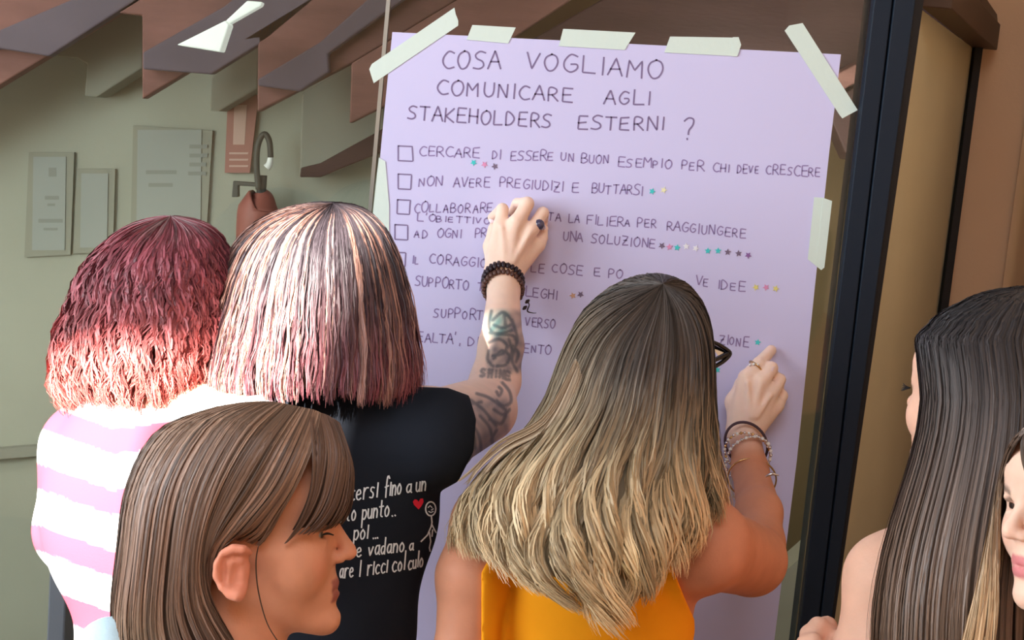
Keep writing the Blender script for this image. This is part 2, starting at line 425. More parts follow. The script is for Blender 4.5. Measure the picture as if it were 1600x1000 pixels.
# ------------------------------------------------------------------ lettering
G = {
'A':[[(0,0),(.5,1),(1,0)],[(.2,.38),(.8,.38)]], 'B':[[(0,0),(0,1),(.6,1),(.75,.8),(.55,.55),(0,.5)],[(.5,.53),(.95,.3),(.6,0),(0,0)]],
'C':[[(.95,.9),(.5,1),(.1,.65),(.1,.3),(.5,0),(1,.08)]], 'D':[[(.1,0),(.1,1),(.6,.9),(.95,.5),(.6,.08),(.1,0)]],
'E':[[(.9,1),(.1,1),(.08,0),(.95,0)],[(.1,.5),(.8,.52)]], 'F':[[(.9,1),(.1,1),(.1,0)],[(.1,.52),(.75,.52)]],
'G':[[(.95,.9),(.5,1),(.1,.6),(.15,.2),(.55,0),(.95,.2),(.95,.45),(.55,.45)]], 'H':[[(.1,0),(.1,1)],[(.9,0),(.9,1)],[(.1,.5),(.9,.5)]],
'I':[[(.5,0),(.5,1)]], 'K':[[(.1,0),(.1,1)],[(.9,1),(.15,.45),(.95,0)]], 'L':[[(.1,1),(.1,0),(.95,.02)]],
'M':[[(.05,0),(.1,1),(.5,.45),(.9,1),(.95,0)]], 'N':[[(.1,0),(.1,1),(.9,0),(.9,1)]],
'O':[[(.55,1),(.15,.8),(.05,.4),(.35,0),(.75,.08),(.98,.5),(.85,.88),(.5,1)]], 'P':[[(.1,0),(.1,1),(.75,.95),(.85,.7),(.6,.48),(.1,.45)]],
'R':[[(.1,0),(.1,1),(.75,.95),(.8,.68),(.5,.5),(.1,.48)],[(.4,.48),(1,0)]], 'S':[[(.95,.92),(.5,1),(.15,.8),(.3,.58),(.75,.42),(.85,.15),(.5,0),(.05,.05)]],
'T':[[(0,1),(1,1)],[(.5,1),(.48,0)]], 'U':[[(.1,1),(.1,.3),(.4,0),(.75,.1),(.9,.4),(.9,1)]], 'V':[[(.05,1),(.45,0),(.95,1)]],
'Z':[[(.05,1),(.95,1),(.05,0),(1,0)],[(.25,.5),(.75,.5)]], "'":[[(.4,1.1),(.3,.85)]], ',':[[(.4,.1),(.25,-.25)]],
'?':[[(0,.85),(.4,1),(.9,.95),(.9,.7),(.55,.45),(.5,.25)],[(.4,.04),(.44,.0)]],
'a':[[(.85,.9),(.4,1),(.1,.5),(.4,.02),(.85,.4)],[(.85,1),(.85,.05),(1,0)]], 'c':[[(.9,.85),(.5,1),(.1,.5),(.45,.0),(.95,.12)]],
'd':[[(.8,.85),(.4,.95),(.1,.5),(.4,.0),(.8,.35)],[(.85,1.9),(.85,0)]], 'e':[[(.15,.5),(.85,.6),(.6,1),(.15,.75),(.12,.3),(.5,0),(.95,.15)]],
'f':[[(1.0,1.7),(.7,2.0),(.45,1.6),(.4,-.1)],[(.1,.9),(.9,1)]], 'h':[[(.1,1.9),(.1,0)],[(.1,.6),(.5,1),(.85,.7),(.85,0)]],
'i':[[(.5,1.3),(.45,0)]], 'l':[[(.5,2.0),(.5,.1)]], 'n':[[(.1,1),(.1,0)],[(.1,.6),(.5,1),(.85,.7),(.85,0)]],
'o':[[(.5,1),(.1,.6),(.3,.02),(.75,.1),(.9,.6),(.5,1)]], 'p':[[(.1,1),(.1,-.8)],[(.1,.8),(.6,1),(.9,.5),(.5,0),(.1,.2)]],
'r':[[(.15,1),(.15,0)],[(.15,.6),(.5,1),(.9,.95)]], 's':[[(.85,.9),(.4,1),(.2,.7),(.7,.4),(.6,.02),(.1,.08)]],
't':[[(.45,1.7),(.45,.1),(.8,0)],[(.05,1.05),(.9,1.1)]], 'u':[[(.1,1),(.15,.2),(.5,0),(.85,.3)],[(.88,1),(.9,0)]],
'v':[[(.05,1),(.45,0),(.95,1)]], '.':[[(.4,.08),(.6,.0)]],
}
CURVY = set('BCDGOPRSU?acdefhnoprsu')
def word_strokes(text, x0, y0, x1, y1, h, jit=.05, shift=0):
    """pixel polylines of a handwritten word between two baseline points"""
    wd = [(.45 if c in "Ii'l,." else .75 if c == ' ' else 1.15 if c in 'M' else 1.) for c in text]
    tot = sum(wd); out = []; cx = 0
    ux, uy = x1-x0, y1-y0
    for c, w_ in zip(text, wd):
        if c in G:
            lw = w_*.80
            dx, dy = rng.normal(0, jit*.4, 2); sc = 1+rng.normal(0, jit)
            for st_ in G[c]:
                pts = np.array(st_, float)
                if c in CURVY and len(pts) > 3: pts = catmull(pts, 4*len(pts))
                if c in "Il": pts[:, 0] = .5+(pts[:, 0]-.5)*.3
                pts = pts*sc+rng.normal(0, jit*.25, pts.shape)*(len(st_) < 6)
                u = (cx+(pts[:, 0]*lw)+dx*w_)/tot
                X = x0+ux*u+h*.08*pts[:, 1]; Yp = y0+uy*u-h*(pts[:, 1]+dy)
                out.append(np.stack([X, Yp], 1))
        cx += w_
    return out
def ribbons(name, strokes, width, to3d, nrm, m, parent, off=.0004):
    """flat print: thin ribbons laid on a surface"""
    V = []; F = []
    for s_ in strokes:
        # densify
        seg = np.linalg.norm(np.diff(s_, axis=0), axis=1)
        n = max(2, int(seg.sum()/2.0)+1); t = np.concatenate([[0], np.cumsum(seg)]); u = np.linspace(0, t[-1], n)
        s2 = np.stack([np.interp(u, t, s_[:, 0]), np.interp(u, t, s_[:, 1])], 1)
        T = np.gradient(s2, axis=0); T /= np.linalg.norm(T, axis=1, keepdims=True)+1e-9
        Nn = np.stack([-T[:, 1], T[:, 0]], 1)*width/2
        s2[0] -= T[0]*width/3; s2[-1] += T[-1]*width/3
        L_ = [to3d(p, off) for p in s2+Nn]; R_ = [to3d(p, off) for p in s2-Nn]
        ok = [l is not None and r is not None for l, r in zip(L_, R_)]
        for i in range(n-1):
            if ok[i] and ok[i+1]:
                b_ = len(V); V += [L_[i], R_[i], R_[i+1], L_[i+1]]; F.append((b_, b_+1, b_+2, b_+3))
    if not V: return None
    return mesh(name, V, F, m, parent)

# ------------------------------------------------------------------ the poster
YP = -.0015
pc = [(613, 50), (1314, 85), (1296, 235), (1272, 460), (1245, 720), (1210, 1000), (1187, 1180), (520, 1160), (553, 700), (583, 360), (600, 180)]
poster = prism('poster', [P(x, y, YP) for x, y in pc], (0, .0008, 0), M['paper'])
tag(poster, 'large lilac paper poster taped to the glass, covered in handwritten capitals', 'poster')
def onpaper(p, off): return P(p[0], p[1], YP-off)
heads = [[('COSA',690,107,786,108,27),('VOGLIAMO',821,108,1040,124,27)],
 [('COMUNICARE',682,147,900,160,22),('AGLI',944,161,1020,165,22)],
 [('STAKEHOLDERS',636,186,865,200,21),('ESTERNI',901,202,1042,204,21),('?',1067,218,1086,219,34)]]
rows = [
 [('CERCARE',654,243,752,246,14),('DI',768,248,784,248,13),('ESSERE',797,250,866,251,13),('UN',875,251,899,253,13),('BUON',908,254,953,256,13),('ESEMPIO',965,260,1051,263,13),('PER',1064,265,1101,267,13),('CHI',1113,268,1142,269,13),('DEVE',1151,270,1188,271,13),('CRESCERE',1196,272,1284,276,14)],
 [('NON',653,291,693,290,14),('AVERE',708,292,767,293,14),('PREGIUDIZI',780,292,882,299,14),('E',893,300,906,300,13),('BUTTARSI',924,301,1006,305,14)],
 [('COLLABORARE',647,332,772,332,14),('TA',856,345,879,345,13),('LA',888,347,907,348,13),('FILIERA',916,351,988,354,13),('PER',995,355,1027,356,13),('RAGGIUNGERE',1041,359,1168,372,14)],
 [("L'OBIETTIVO",651,345,768,350,10)],
 [('AD',647,371,670,371,13),('OGNI',683,371,723,371,13),('PRO',741,371,773,371,13),('UNA',879,376,911,377,13),('SOLUZIONE',923,379,1026,388,14)],
 [('IL',644,411,656,412,13),('CORAGGIO',671,412,762,418,14),('LE',829,425,852,427,13),('COSE',862,425,912,430,14),('E',926,431,939,432,12),('PO',950,434,975,435,13),('VE',1087,445,1110,447,13),('IDEE',1121,452,1167,456,14)],
 [('SUPPORTO',648,446,733,453,14),('TR',746,454,768,455,13),('LEGHI',820,463,873,468,14)],
 [('SUPPORT',676,495,756,500,14),('VERSO',820,509,869,514,14)],
 [("REALTA'",640,532,714,538,14),(',',717,538,722,538,12),('DI',730,540,750,541,13),('ENTO',818,550,862,555,13),('ZIONE',1124,537,1171,543,14)],
]
for ln in heads:
    for a in ln: ribbons('handwritten_word', word_strokes(*a), 2.6, onpaper, None, M['ink'], poster)
for ln in rows:
    for a in ln: ribbons('handwritten_word', word_strokes(*a, jit=.09), 2.0, onpaper, None, M['ink2'], poster)
for (x, y, w_, h_) in [(622,228,22,24),(622,272,21,24),(621,312,20,23),(617,351,20,24),(615,394,19,23)]:
    q = [(x, y), (x+w_, y+1), (x+w_+rng.uniform(-1.5, 1.5), y+h_), (x+rng.uniform(-1, 1), y+h_-1), (x, y), (x+1, y)]
    ribbons('checkbox', [np.array(q, float)], 2.2, onpaper, None, M['ink'], poster)

# masking tape
tapes = [
 ([(577,108),(581,100),(710,12),(712,22),(716,32),(716,40),(584,130),(580,118)], 'long diagonal strip of white masking tape across the top left corner of the lilac poster'),
 ([(738,39),(806,43),(794,68),(729,62)], 'short white masking tape on the poster top edge beside the diagonal corner strip'),
 ([(880,45),(993,51),(976,78),(873,72)], 'white masking tape on the poster top edge above the word VOGLIAMO'),
 ([(1047,57),(1154,59),(1158,70),(1152,88),(1038,82)], 'white masking tape on the poster top edge with a folded end, above blank paper'),
 ([(1226,48),(1233,40),(1254,36),(1340,172),(1316,185),(1312,180)], 'long diagonal strip of white masking tape across the top right corner of the lilac poster'),
 ([(592,246),(602,252),(608,320),(608,430),(580,430),(583,330)], 'vertical white masking tape on the left edge of the lilac poster'),
 ([(1272,308),(1286,309),(1300,314),(1288,418),(1283,422),(1262,405)], 'vertical white masking tape on the right edge of the lilac poster'),
]
for poly, lab in tapes:
    o = prism('masking_tape', [P(x, y, -.0022) for x, y in poly], (0, -.0006, 0), M['tape'])
    tag(o, lab, 'tape', 'masking tape strips holding the poster')
for i, poly in enumerate([[(1145,58),(1154,58),(1158,70),(1152,88),(1144,88)], [(1286,309),(1300,314),(1288,418),(1276,414)]]):
    par = [o for o in C.objects if o.name.startswith('masking_tape')][3 if i == 0 else 6]
    prism('tape_fold', [P(x, y, -.0029) for x, y in poly], (0, -.0006, 0), M['tape'], par)

# star stickers
stc = {'turquoise': lin(70, 205, 205), 'pink': lin(225, 150, 190), 'grey': lin(120, 105, 130), 'pale yellow': lin(240, 235, 190), 'white': lin(240, 240, 245), 'purple': lin(140, 100, 160), 'yellow': lin(225, 215, 130), 'orange': lin(215, 170, 140)}
for k_, v_ in stc.items(): M['s_'+k_] = mat('sticker_'+k_.replace(' ', '_'), v_, .35, .5)
stars = [
 ('turquoise',740,254,'turquoise star sticker under the word CERCARE'), ('pink',757,257,'pink star sticker between turquoise and grey ones under first list line'), ('grey',773,260,'grey star sticker under the word DI on the first list line'),
 ('turquoise',1019,299,'turquoise star sticker right after the word BUTTARSI'), ('pale yellow',1037,297,'pale yellow star sticker ending the second list line'),
 ('grey',1034,384,'grey star sticker right after the word SOLUZIONE'), ('pink',1046,386,'pink star sticker second after the word SOLUZIONE'), ('turquoise',1058,387,'small turquoise star sticker third after the word SOLUZIONE'),
 ('white',1072,385,'white star sticker fourth after the word SOLUZIONE'), ('white',1087,388,'white star sticker before the gap in the long row of stars'),
 ('turquoise',1106,392,'turquoise star sticker right after the gap in the long row of stars'), ('turquoise',1122,392,'turquoise star sticker fourth from the end of the long row'),
 ('grey',1137,394,'grey star sticker third from the end of the long row'), ('grey',1154,396,'grey star sticker second from the end of the long row'), ('purple',1169,399,'purple star sticker ending the long row after SOLUZIONE'),
 ('yellow',1181,449,'yellow star sticker right after the word IDEE'), ('pink',1197,449,'pink star sticker between two yellow ones after IDEE'), ('yellow',1212,451,'yellow star sticker last in the row after IDEE'),
 ('orange',895,462,'pale orange star sticker after the letters LEGHI'), ('grey',907,460,'grey star sticker after LEGHI next to the blond hair'),
 ('turquoise',1184,535,'turquoise star sticker beside the pointing fingertip'), ('turquoise',1121,578,'turquoise star sticker under the black glasses'),
]
for c_, x, y, lab in stars:
    r_ = 5.6; a0_ = rng.uniform(0, 1.2)
    pts = [P(x+math.cos(a0_+i*math.pi/5)*r_*(1 if i % 2 == 0 else .45), y+math.sin(a0_+i*math.pi/5)*r_*(1 if i % 2 == 0 else .45), YP-.0009) for i in range(10)]
    tag(prism('star_sticker', pts, (0, .0006, 0), M['s_'+c_]), lab, 'sticker', 'star stickers on the poster')

# ------------------------------------------------------------------ things beyond the glass
M['notice'] = mat('notice_paper_grey', lin(152, 157, 151), .8, .1); M['notice2'] = mat('notice_paper_edge', lin(144, 145, 132), .8, .1)
M['nprint'] = mat('notice_print', lin(136, 140, 134), .8, .1)
M['redsign'] = mat('faded_red_sign', lin(158, 112, 102), .7, .2); M['redprint'] = mat('sign_print', lin(190, 160, 148), .7, .2)  # sign and extinguisher reds greyed: haze on the glass put into colour
M['redcan'] = mat('red_enamel', lin(146, 86, 74), .5, .4); M['rubber'] = mat('black_rubber', lin(66, 68, 62), .5, .3)
YW = WB-.012
def notice(poly, lab, marks):
    r = empty('notice', P(*poly[3], WB)); tag(r, lab, 'notice', 'notices on the far wall')
    def sub(o): o.parent = r; o.matrix_parent_inverse = Matrix.Translation(-r.location); return o
    x0, y0 = poly[0]; x1, y1 = poly[2]
    sub(prism_px('backing', poly, YW, .012, M['notice2']))
    ins = [(x0+7, y0+7), (x1-7, y0+7), (x1-9, y1-7), (x0+5, y1-7)]
    sub(prism_px('sheet', ins, YW-.003, .004, M['notice']))
    for (a, b_, c_, d_) in marks:
        sub(prism_px('printed_line', [(a, b_), (c_, b_), (c_, d_), (a, d_)], YW-.0036, .001, M['nprint']))
notice([(45,238),(116,238),(110,398),(38,402)], 'narrow framed notice with centred print, farthest from the extinguisher', [(76,262,88,276),(70,306,92,312),(74,318,86,322),(60,342,98,348),(68,356,90,360)])
notice([(120,264),(180,264),(176,394),(114,396)], 'plain grey notice sheet between the narrow framed notice and the large one', [])
notice([(208,196),(332,204),(322,372),(204,366)], 'large grey notice board sheet beside the red sign', [(228,266,276,272),(232,286,270,292),(296,226,324,232),(296,240,324,246),(296,254,322,260),(294,268,322,274)])
def thing(name, base, lab, cat, group=None):
    r = empty(name, base); tag(r, lab, cat, group)
    def sub(o, parent=None):
        if parent is None:
            o.parent = r; o.matrix_parent_inverse = Matrix.Translation(-Vector(r.location))
        return o
    return r, sub
r, sub = thing('wall_sign', P(378, 270, WB), 'faded red vertical safety sign above the extinguisher', 'sign')
sub(prism_px('sign_plate', [(356,150),(404,148),(390,270),(351,270)], YW-.005, .01, M['redsign']))
sub(prism_px('sign_symbol', [(366,164),(386,164),(382,226),(364,226)], YW-.0062, .001, M['redprint']))
for k in range(3): sub(prism_px('sign_line', [(358,238+k*10),(388,238+k*10),(387,241+k*10),(358,241+k*10)], YW-.0062, .001, M['redprint']))
r, sub = thing('fire_extinguisher', P(412, 480, WB-.12), 'red fire extinguisher with black looped hose on the far wall', 'extinguisher')
ye = WB-.10
cyl = []
for (x, y, r_) in [(404,300,10),(408,310,20),(406,324,30),(404,342,34),(400,480,34),(400,488,28)]: cyl.append((P(x, y, ye), r_*(ye+2.2)/FPX))
sub(tube('tank', [c[0] for c in cyl], [c[1] for c in cyl], M['redcan'], None, 20, 30))
sub(tube('hose', [P(*q, ye-.03) for q in [(404,296),(401,262),(402,232),(408,214),(415,210),(421,222),(423,246)]], .008, M['rubber'], None, 8, 30))
sub(tube('nozzle', [P(*q, ye-.03) for q in [(423,244),(421,256),(417,262)]], [.007, .011], M['white'], None, 8, 8))
sub(tube('valve', [P(*q, ye-.01) for q in [(408,304),(410,274)]], .013, M['rubber'], None, 10, 8))
sub(prism_px('handle', [(364,283),(404,286),(404,292),(372,290),(372,308),(362,308)], ye-.03, .025, M['rubber'], None, .002))
# ceiling lamp
M['lampg'] = mat('lamp_diffuser', lin(232, 238, 232), .4, .3)
lb = M['lampg'].node_tree.nodes['Principled BSDF']; lb.inputs['Emission Color'].default_value = (.9, 1, .95, 1); lb.inputs['Emission Strength'].default_value = .42
r, sub = thing('ceiling_lamp', P(350, 40, 1.0), 'white angular ceiling lamp hanging between the wooden beams', 'lamp')
sub(prism_px('lamp_shade', [(276,70),(352,32),(358,38),(344,81)], .98, .05, M['lampg'], None, .003))
sub(prism_px('lamp_arm', [(352,33),(386,1),(410,3),(408,9),(357,38)], .99, .03, M['lampg'], None, .003))
# grey post beyond/behind the striped shirt
M['pgrey'] = mat('post_grey_metal', lin(92, 98, 104), .5, .4); M['pgrey2'] = mat('post_grey_edge', lin(122, 126, 126), .5, .4)
r, sub = thing('barrier_post', (P(98, 1000, -.12)[0], -.12, 0), 'dark grey square metal post standing behind the striped shirt', 'post')
pz = P(96, 880, -.12)
x0_ = P(84, 880, -.12)[0]; x1_ = P(112, 880, -.12)[0]
sub(box('post', x0_, x1_, -.14, -.09, .02, pz[2], M['pgrey'], None, .003))
sub(box('post_cap', x0_-.002, x1_+.002, -.142, -.088, pz[2], pz[2]+.006, M['pgrey2'], None, .002))
sub(box('base_plate', x0_-.05, x1_+.05, -.17, -.04, 0, .02, M['pgrey2'], None, .003))
# ------------------------------------------------------------------ people
def skinmat(name, rough=.55, sss=.12):
    return mat(name, (1, 1, 1, 1), rough, .3, attr='Col', var=.05, vscale=40, sss=sss, bump=.12, bscale=350)
M['skin'] = skinmat('skin')
def hairmat(name, rough=.38, spec=.5):
    m = mat(name, (1, 1, 1, 1), rough, spec, attr='Col')
    return m
M['hair'] = hairmat('hair_strands', .48, .35); M['hair_glossy'] = hairmat('hair_strands_glossy', .44, .4); M['hair_curly'] = hairmat('hair_strands_curly', .5, .35)
M['eye'] = mat('eye', (1, 1, 1, 1), .15, .5, attr='Col')

def arr(c): return np.array(c[:3])
HV = np.array([0, 0, -1.0])
def headprims(sd, O, X, Y, Z, u, ears=True, k=.008, neck=True, lean=0, eo=(0, 0, 1)):
    O = np.array(O, float)
    L = lambda x, y, z: O+u*(x*X+y*Y+z*Z)
    Mx = np.stack([X, Y, Z])
    E = lambda c, r, k=k, neg=False: sd.ell(L(*c), np.array(r)*u, Mx, k, neg)
    Cn = lambda a, b, r1, r2, k=k, neg=False: sd.cone(L(*a), L(*b), r1*u, r2*u, k, neg)
    if neck:
        Cn((-32, 0, -40), (-62+lean, 0, -230), 78, 84, .02)
    E((-35, 0, 82), (158, 116, 128)); E((50, 0, 92), (84, 96, 84)); E((50, 0, -5), (74, 96, 112))
    for sg in (-1, 1):
        Cn((-5, sg*68, -42), (88, sg*20, -104), 27, 18, .014)
        E((72, sg*54, -14), (42, 36, 46), .01)
        Cn((116, sg*14, 54), (98, sg*60, 55), 12, 12)
    Cn((40, 0, -70), (100, 0, -100), 48, 28, .012)
    E((110, 0, -108), (21, 24, 22)); E((92, 0, -60), (36, 44, 40))
    for sg in (-1, 1): E((124, sg*45, 32), (22, 25, 14), .005, True)
    Cn((118, 0, 44), (142, 0, 4), 9.5, 12, .005); E((144, 0, -3), (14, 14, 13), .004)
    for sg in (-1, 1):
        E((130, sg*14, -9), (13, 10, 10), .003)
        Cn((110, sg*27, 40), (116, sg*46, 45), 5, 6, .003); Cn((116, sg*46, 45), (98, sg*66, 37), 6, 5, .003)
        Cn((110, sg*28, 26), (113, sg*46, 20), 4.5, 5, .003); Cn((113, sg*46, 20), (98, sg*64, 30), 5, 4.5, .003)
        E((139, sg*7, -16), (5, 3.4, 4), .002, True)
    E((118, 0, -52), (11, 26, 7), .005); E((117, 0, -67), (12, 23, 8), .005)
    E((131, 0, -60), (12, 24, 1.4), .003, True); E((136, 0, -86), (10, 22, 6), .006, True)
    if ears:
        ol = [(-6, 0), (-15, 8), (-32, 10), (-50, 0), (-62, -20), (-63, -40), (-53, -60), (-38, -74), (-24, -77), (-16, -66)]
        for sg in (-1, 1):
            yy = sg*112
            e = lambda x, y, z: (-36+(x+36)*eo[2]+eo[0], y, -35+(z+35)*eo[2]+eo[1])
            pts = [L(*e(x, yy+sg*(6 if i in (0, 9) else 20), z)) for i, (x, z) in enumerate(ol)]
            E(e(-36, yy, -32), (25, 7, 35), .006)
            sd.chain(pts, [6.2*u]*7+[7.5*u, 9*u, 7*u], .004); E(e(-38, yy+sg*8, -32), (21, 9, 32), .006)
            Cn(e(-20, yy+sg*14, -14), e(-40, yy+sg*17, -20), 4, 4, .003); Cn(e(-40, yy+sg*17, -20), e(-43, yy+sg*17, -50), 4, 4, .003)
            E(e(-27, yy+sg*20, -38), (9, 9, 14), .004, True); E(e(-50, yy+sg*22, -30), (4, 6, 22), .003, True)
    def local(p):
        q = (p-O)/u; return np.stack([q@X, q@Y, q@Z], -1)
    return L, local
def eyes(parent, L, X, Y, Z, u, iris=(.06, .03, .015), off=(-.05, 0)):
    for sg in (-1, 1):
        c = L(92, sg*44, 32); r = 19*u
        n1, n2 = 20, 28
        V = []; Cc = []
        gaze = np.array(X)+off[0]*Z; gaze /= np.linalg.norm(gaze)
        A = np.cross(gaze, Z); A /= np.linalg.norm(A); B = np.cross(gaze, A)
        for i in range(n1+1):
            a = math.pi*i/n1
            for j in range(n2):
                b_ = 2*math.pi*j/n2
                d = math.cos(a)*gaze+math.sin(a)*(math.cos(b_)*A+math.sin(b_)*B)
                V.append(c+r*d); Cc.append((.01, .01, .01) if a < .22 else iris if a < .52 else (.45, .42, .40))
        idx = np.arange((n1+1)*n2).reshape(n1+1, n2)
        F = np.stack([idx[:-1], np.roll(idx[:-1], -1, 1), np.roll(idx[1:], -1, 1), idx[1:]], -1).reshape(-1, 4)
        mesh('eye', V, F, M['eye'], parent, True, np.array(Cc))
def facecol(loc, skin, lip, brow, c):
    x, y, z = loc.T; ya = np.abs(y)
    def blend(mask, col): 
        c[:] = c*(1-mask[:, None])+np.array(col)*mask[:, None]
    g = lambda v, a, b: np.clip((v-a)/(b-a), 0, 1)
    m = (x > 112)*g(27-ya*1.0, -1, 3)*g(9-np.abs(z+51+.02*ya), -2, 2); blend(m, lip)
    m = (x > 112)*g(25-ya, -1, 3)*g(9-np.abs(z+69), -2, 2); blend(m, lip)
    m = (x > 90)*g(5.5-np.abs(z-60-(ya-40)*.08+.006*(ya-40)**2), -2, 2)*g(24-np.abs(ya-42), -2, 4); blend(m*.75, brow)
    m = (x > 100)*np.exp(-((ya-58)/26)**2-((z+18)/28)**2); blend(m*.35, (skin[0], skin[1]*.62, skin[2]*.58))
    m = (ya > 110)*g(x, -90, -70)*(x < 20)*(np.abs(z+15) < 60); blend(m*.35, (skin[0]*1.1, skin[1]*.62, skin[2]*.72))
    m = (x > 125)*np.exp(-((z+4)/16)**2-(ya/16)**2); blend(m*.25, (skin[0], skin[1]*.7, skin[2]*.66))
    m = (x > 94)*g(4.5-np.abs(z-41-.2*(46-ya)*(ya<46)), -1, 2)*g(24-np.abs(ya-46), -2, 4); blend(m*.7, brow)

def person(name_label, sd, skin, colfn=None, smoothshade=True):
    V, F = sd.mesh()
    c = np.tile(arr(skin), (len(V), 1))
    if colfn: colfn(V, c)
    o = mesh('person', V, F, M['skin'], None, True, c)
    return tag(o, name_label, 'person')
def cloth(parent, name, sd, D, m, colfn=None):
    V, F = sd.mesh(D)
    c = None if colfn is None else colfn(V)
    return mesh(name, V, F, m, parent, True, c)
def legs(parent, hip, fwd, m, shoe, foot_z=0.0, hw=.09, skinc=None):
    """trousers and shoes standing on the floor below the frame"""
    hip = np.array(hip, float); fwd = np.array(fwd, float); fwd[2] = 0; fwd /= np.linalg.norm(fwd); sd_ = np.cross(fwd, (0, 0, 1))
    z0 = hip[2]
    s_ = Sdf(hip-np.array([.3, .3, z0-.02]), hip+np.array([.3, .3, .16]), .009)
    s_.ell(hip, (.165, .165, .12) if False else (.16, .13, .12), np.stack([sd_, fwd, (0, 0, 1)]), .03)
    ft = []
    for sg in (-1, 1):
        a = hip+sd_*sg*hw*.9-np.array([0, 0, .04]); kn = hip*[1, 1, 0]+sd_*sg*hw+fwd*.02+np.array([0, 0, .48*z0/.9]); an = hip*[1, 1, 0]+sd_*sg*hw-fwd*.01+np.array([0, 0, .10])
        s_.cone(a, kn, .085, .056, .03); s_.cone(kn, an, .056, .045, .02); ft.append(an)
    V, F = s_.mesh(); mesh('trousers', V, F, m, parent, True)
    for an in ft:
        s2 = Sdf(an-[.2, .2, .11], an+[.2, .2, .06], .006)
        b = an*[1, 1, 0]
        s2.cone(b-fwd*.03+[0, 0, .045], b+fwd*.13+[0, 0, .034], .042, .030, .01); s2.cone(b+[0, 0, .05], b+[0, 0, .1], .042, .04, .01)
        s2.ell(b+fwd*.05+[0, 0, -.06], (.3, .3, .068), None, .002, True)
        V, F = s2.mesh(); V[:, 2] -= V[:, 2].min()-.001
        mesh('shoe', V, F, shoe, parent, True)

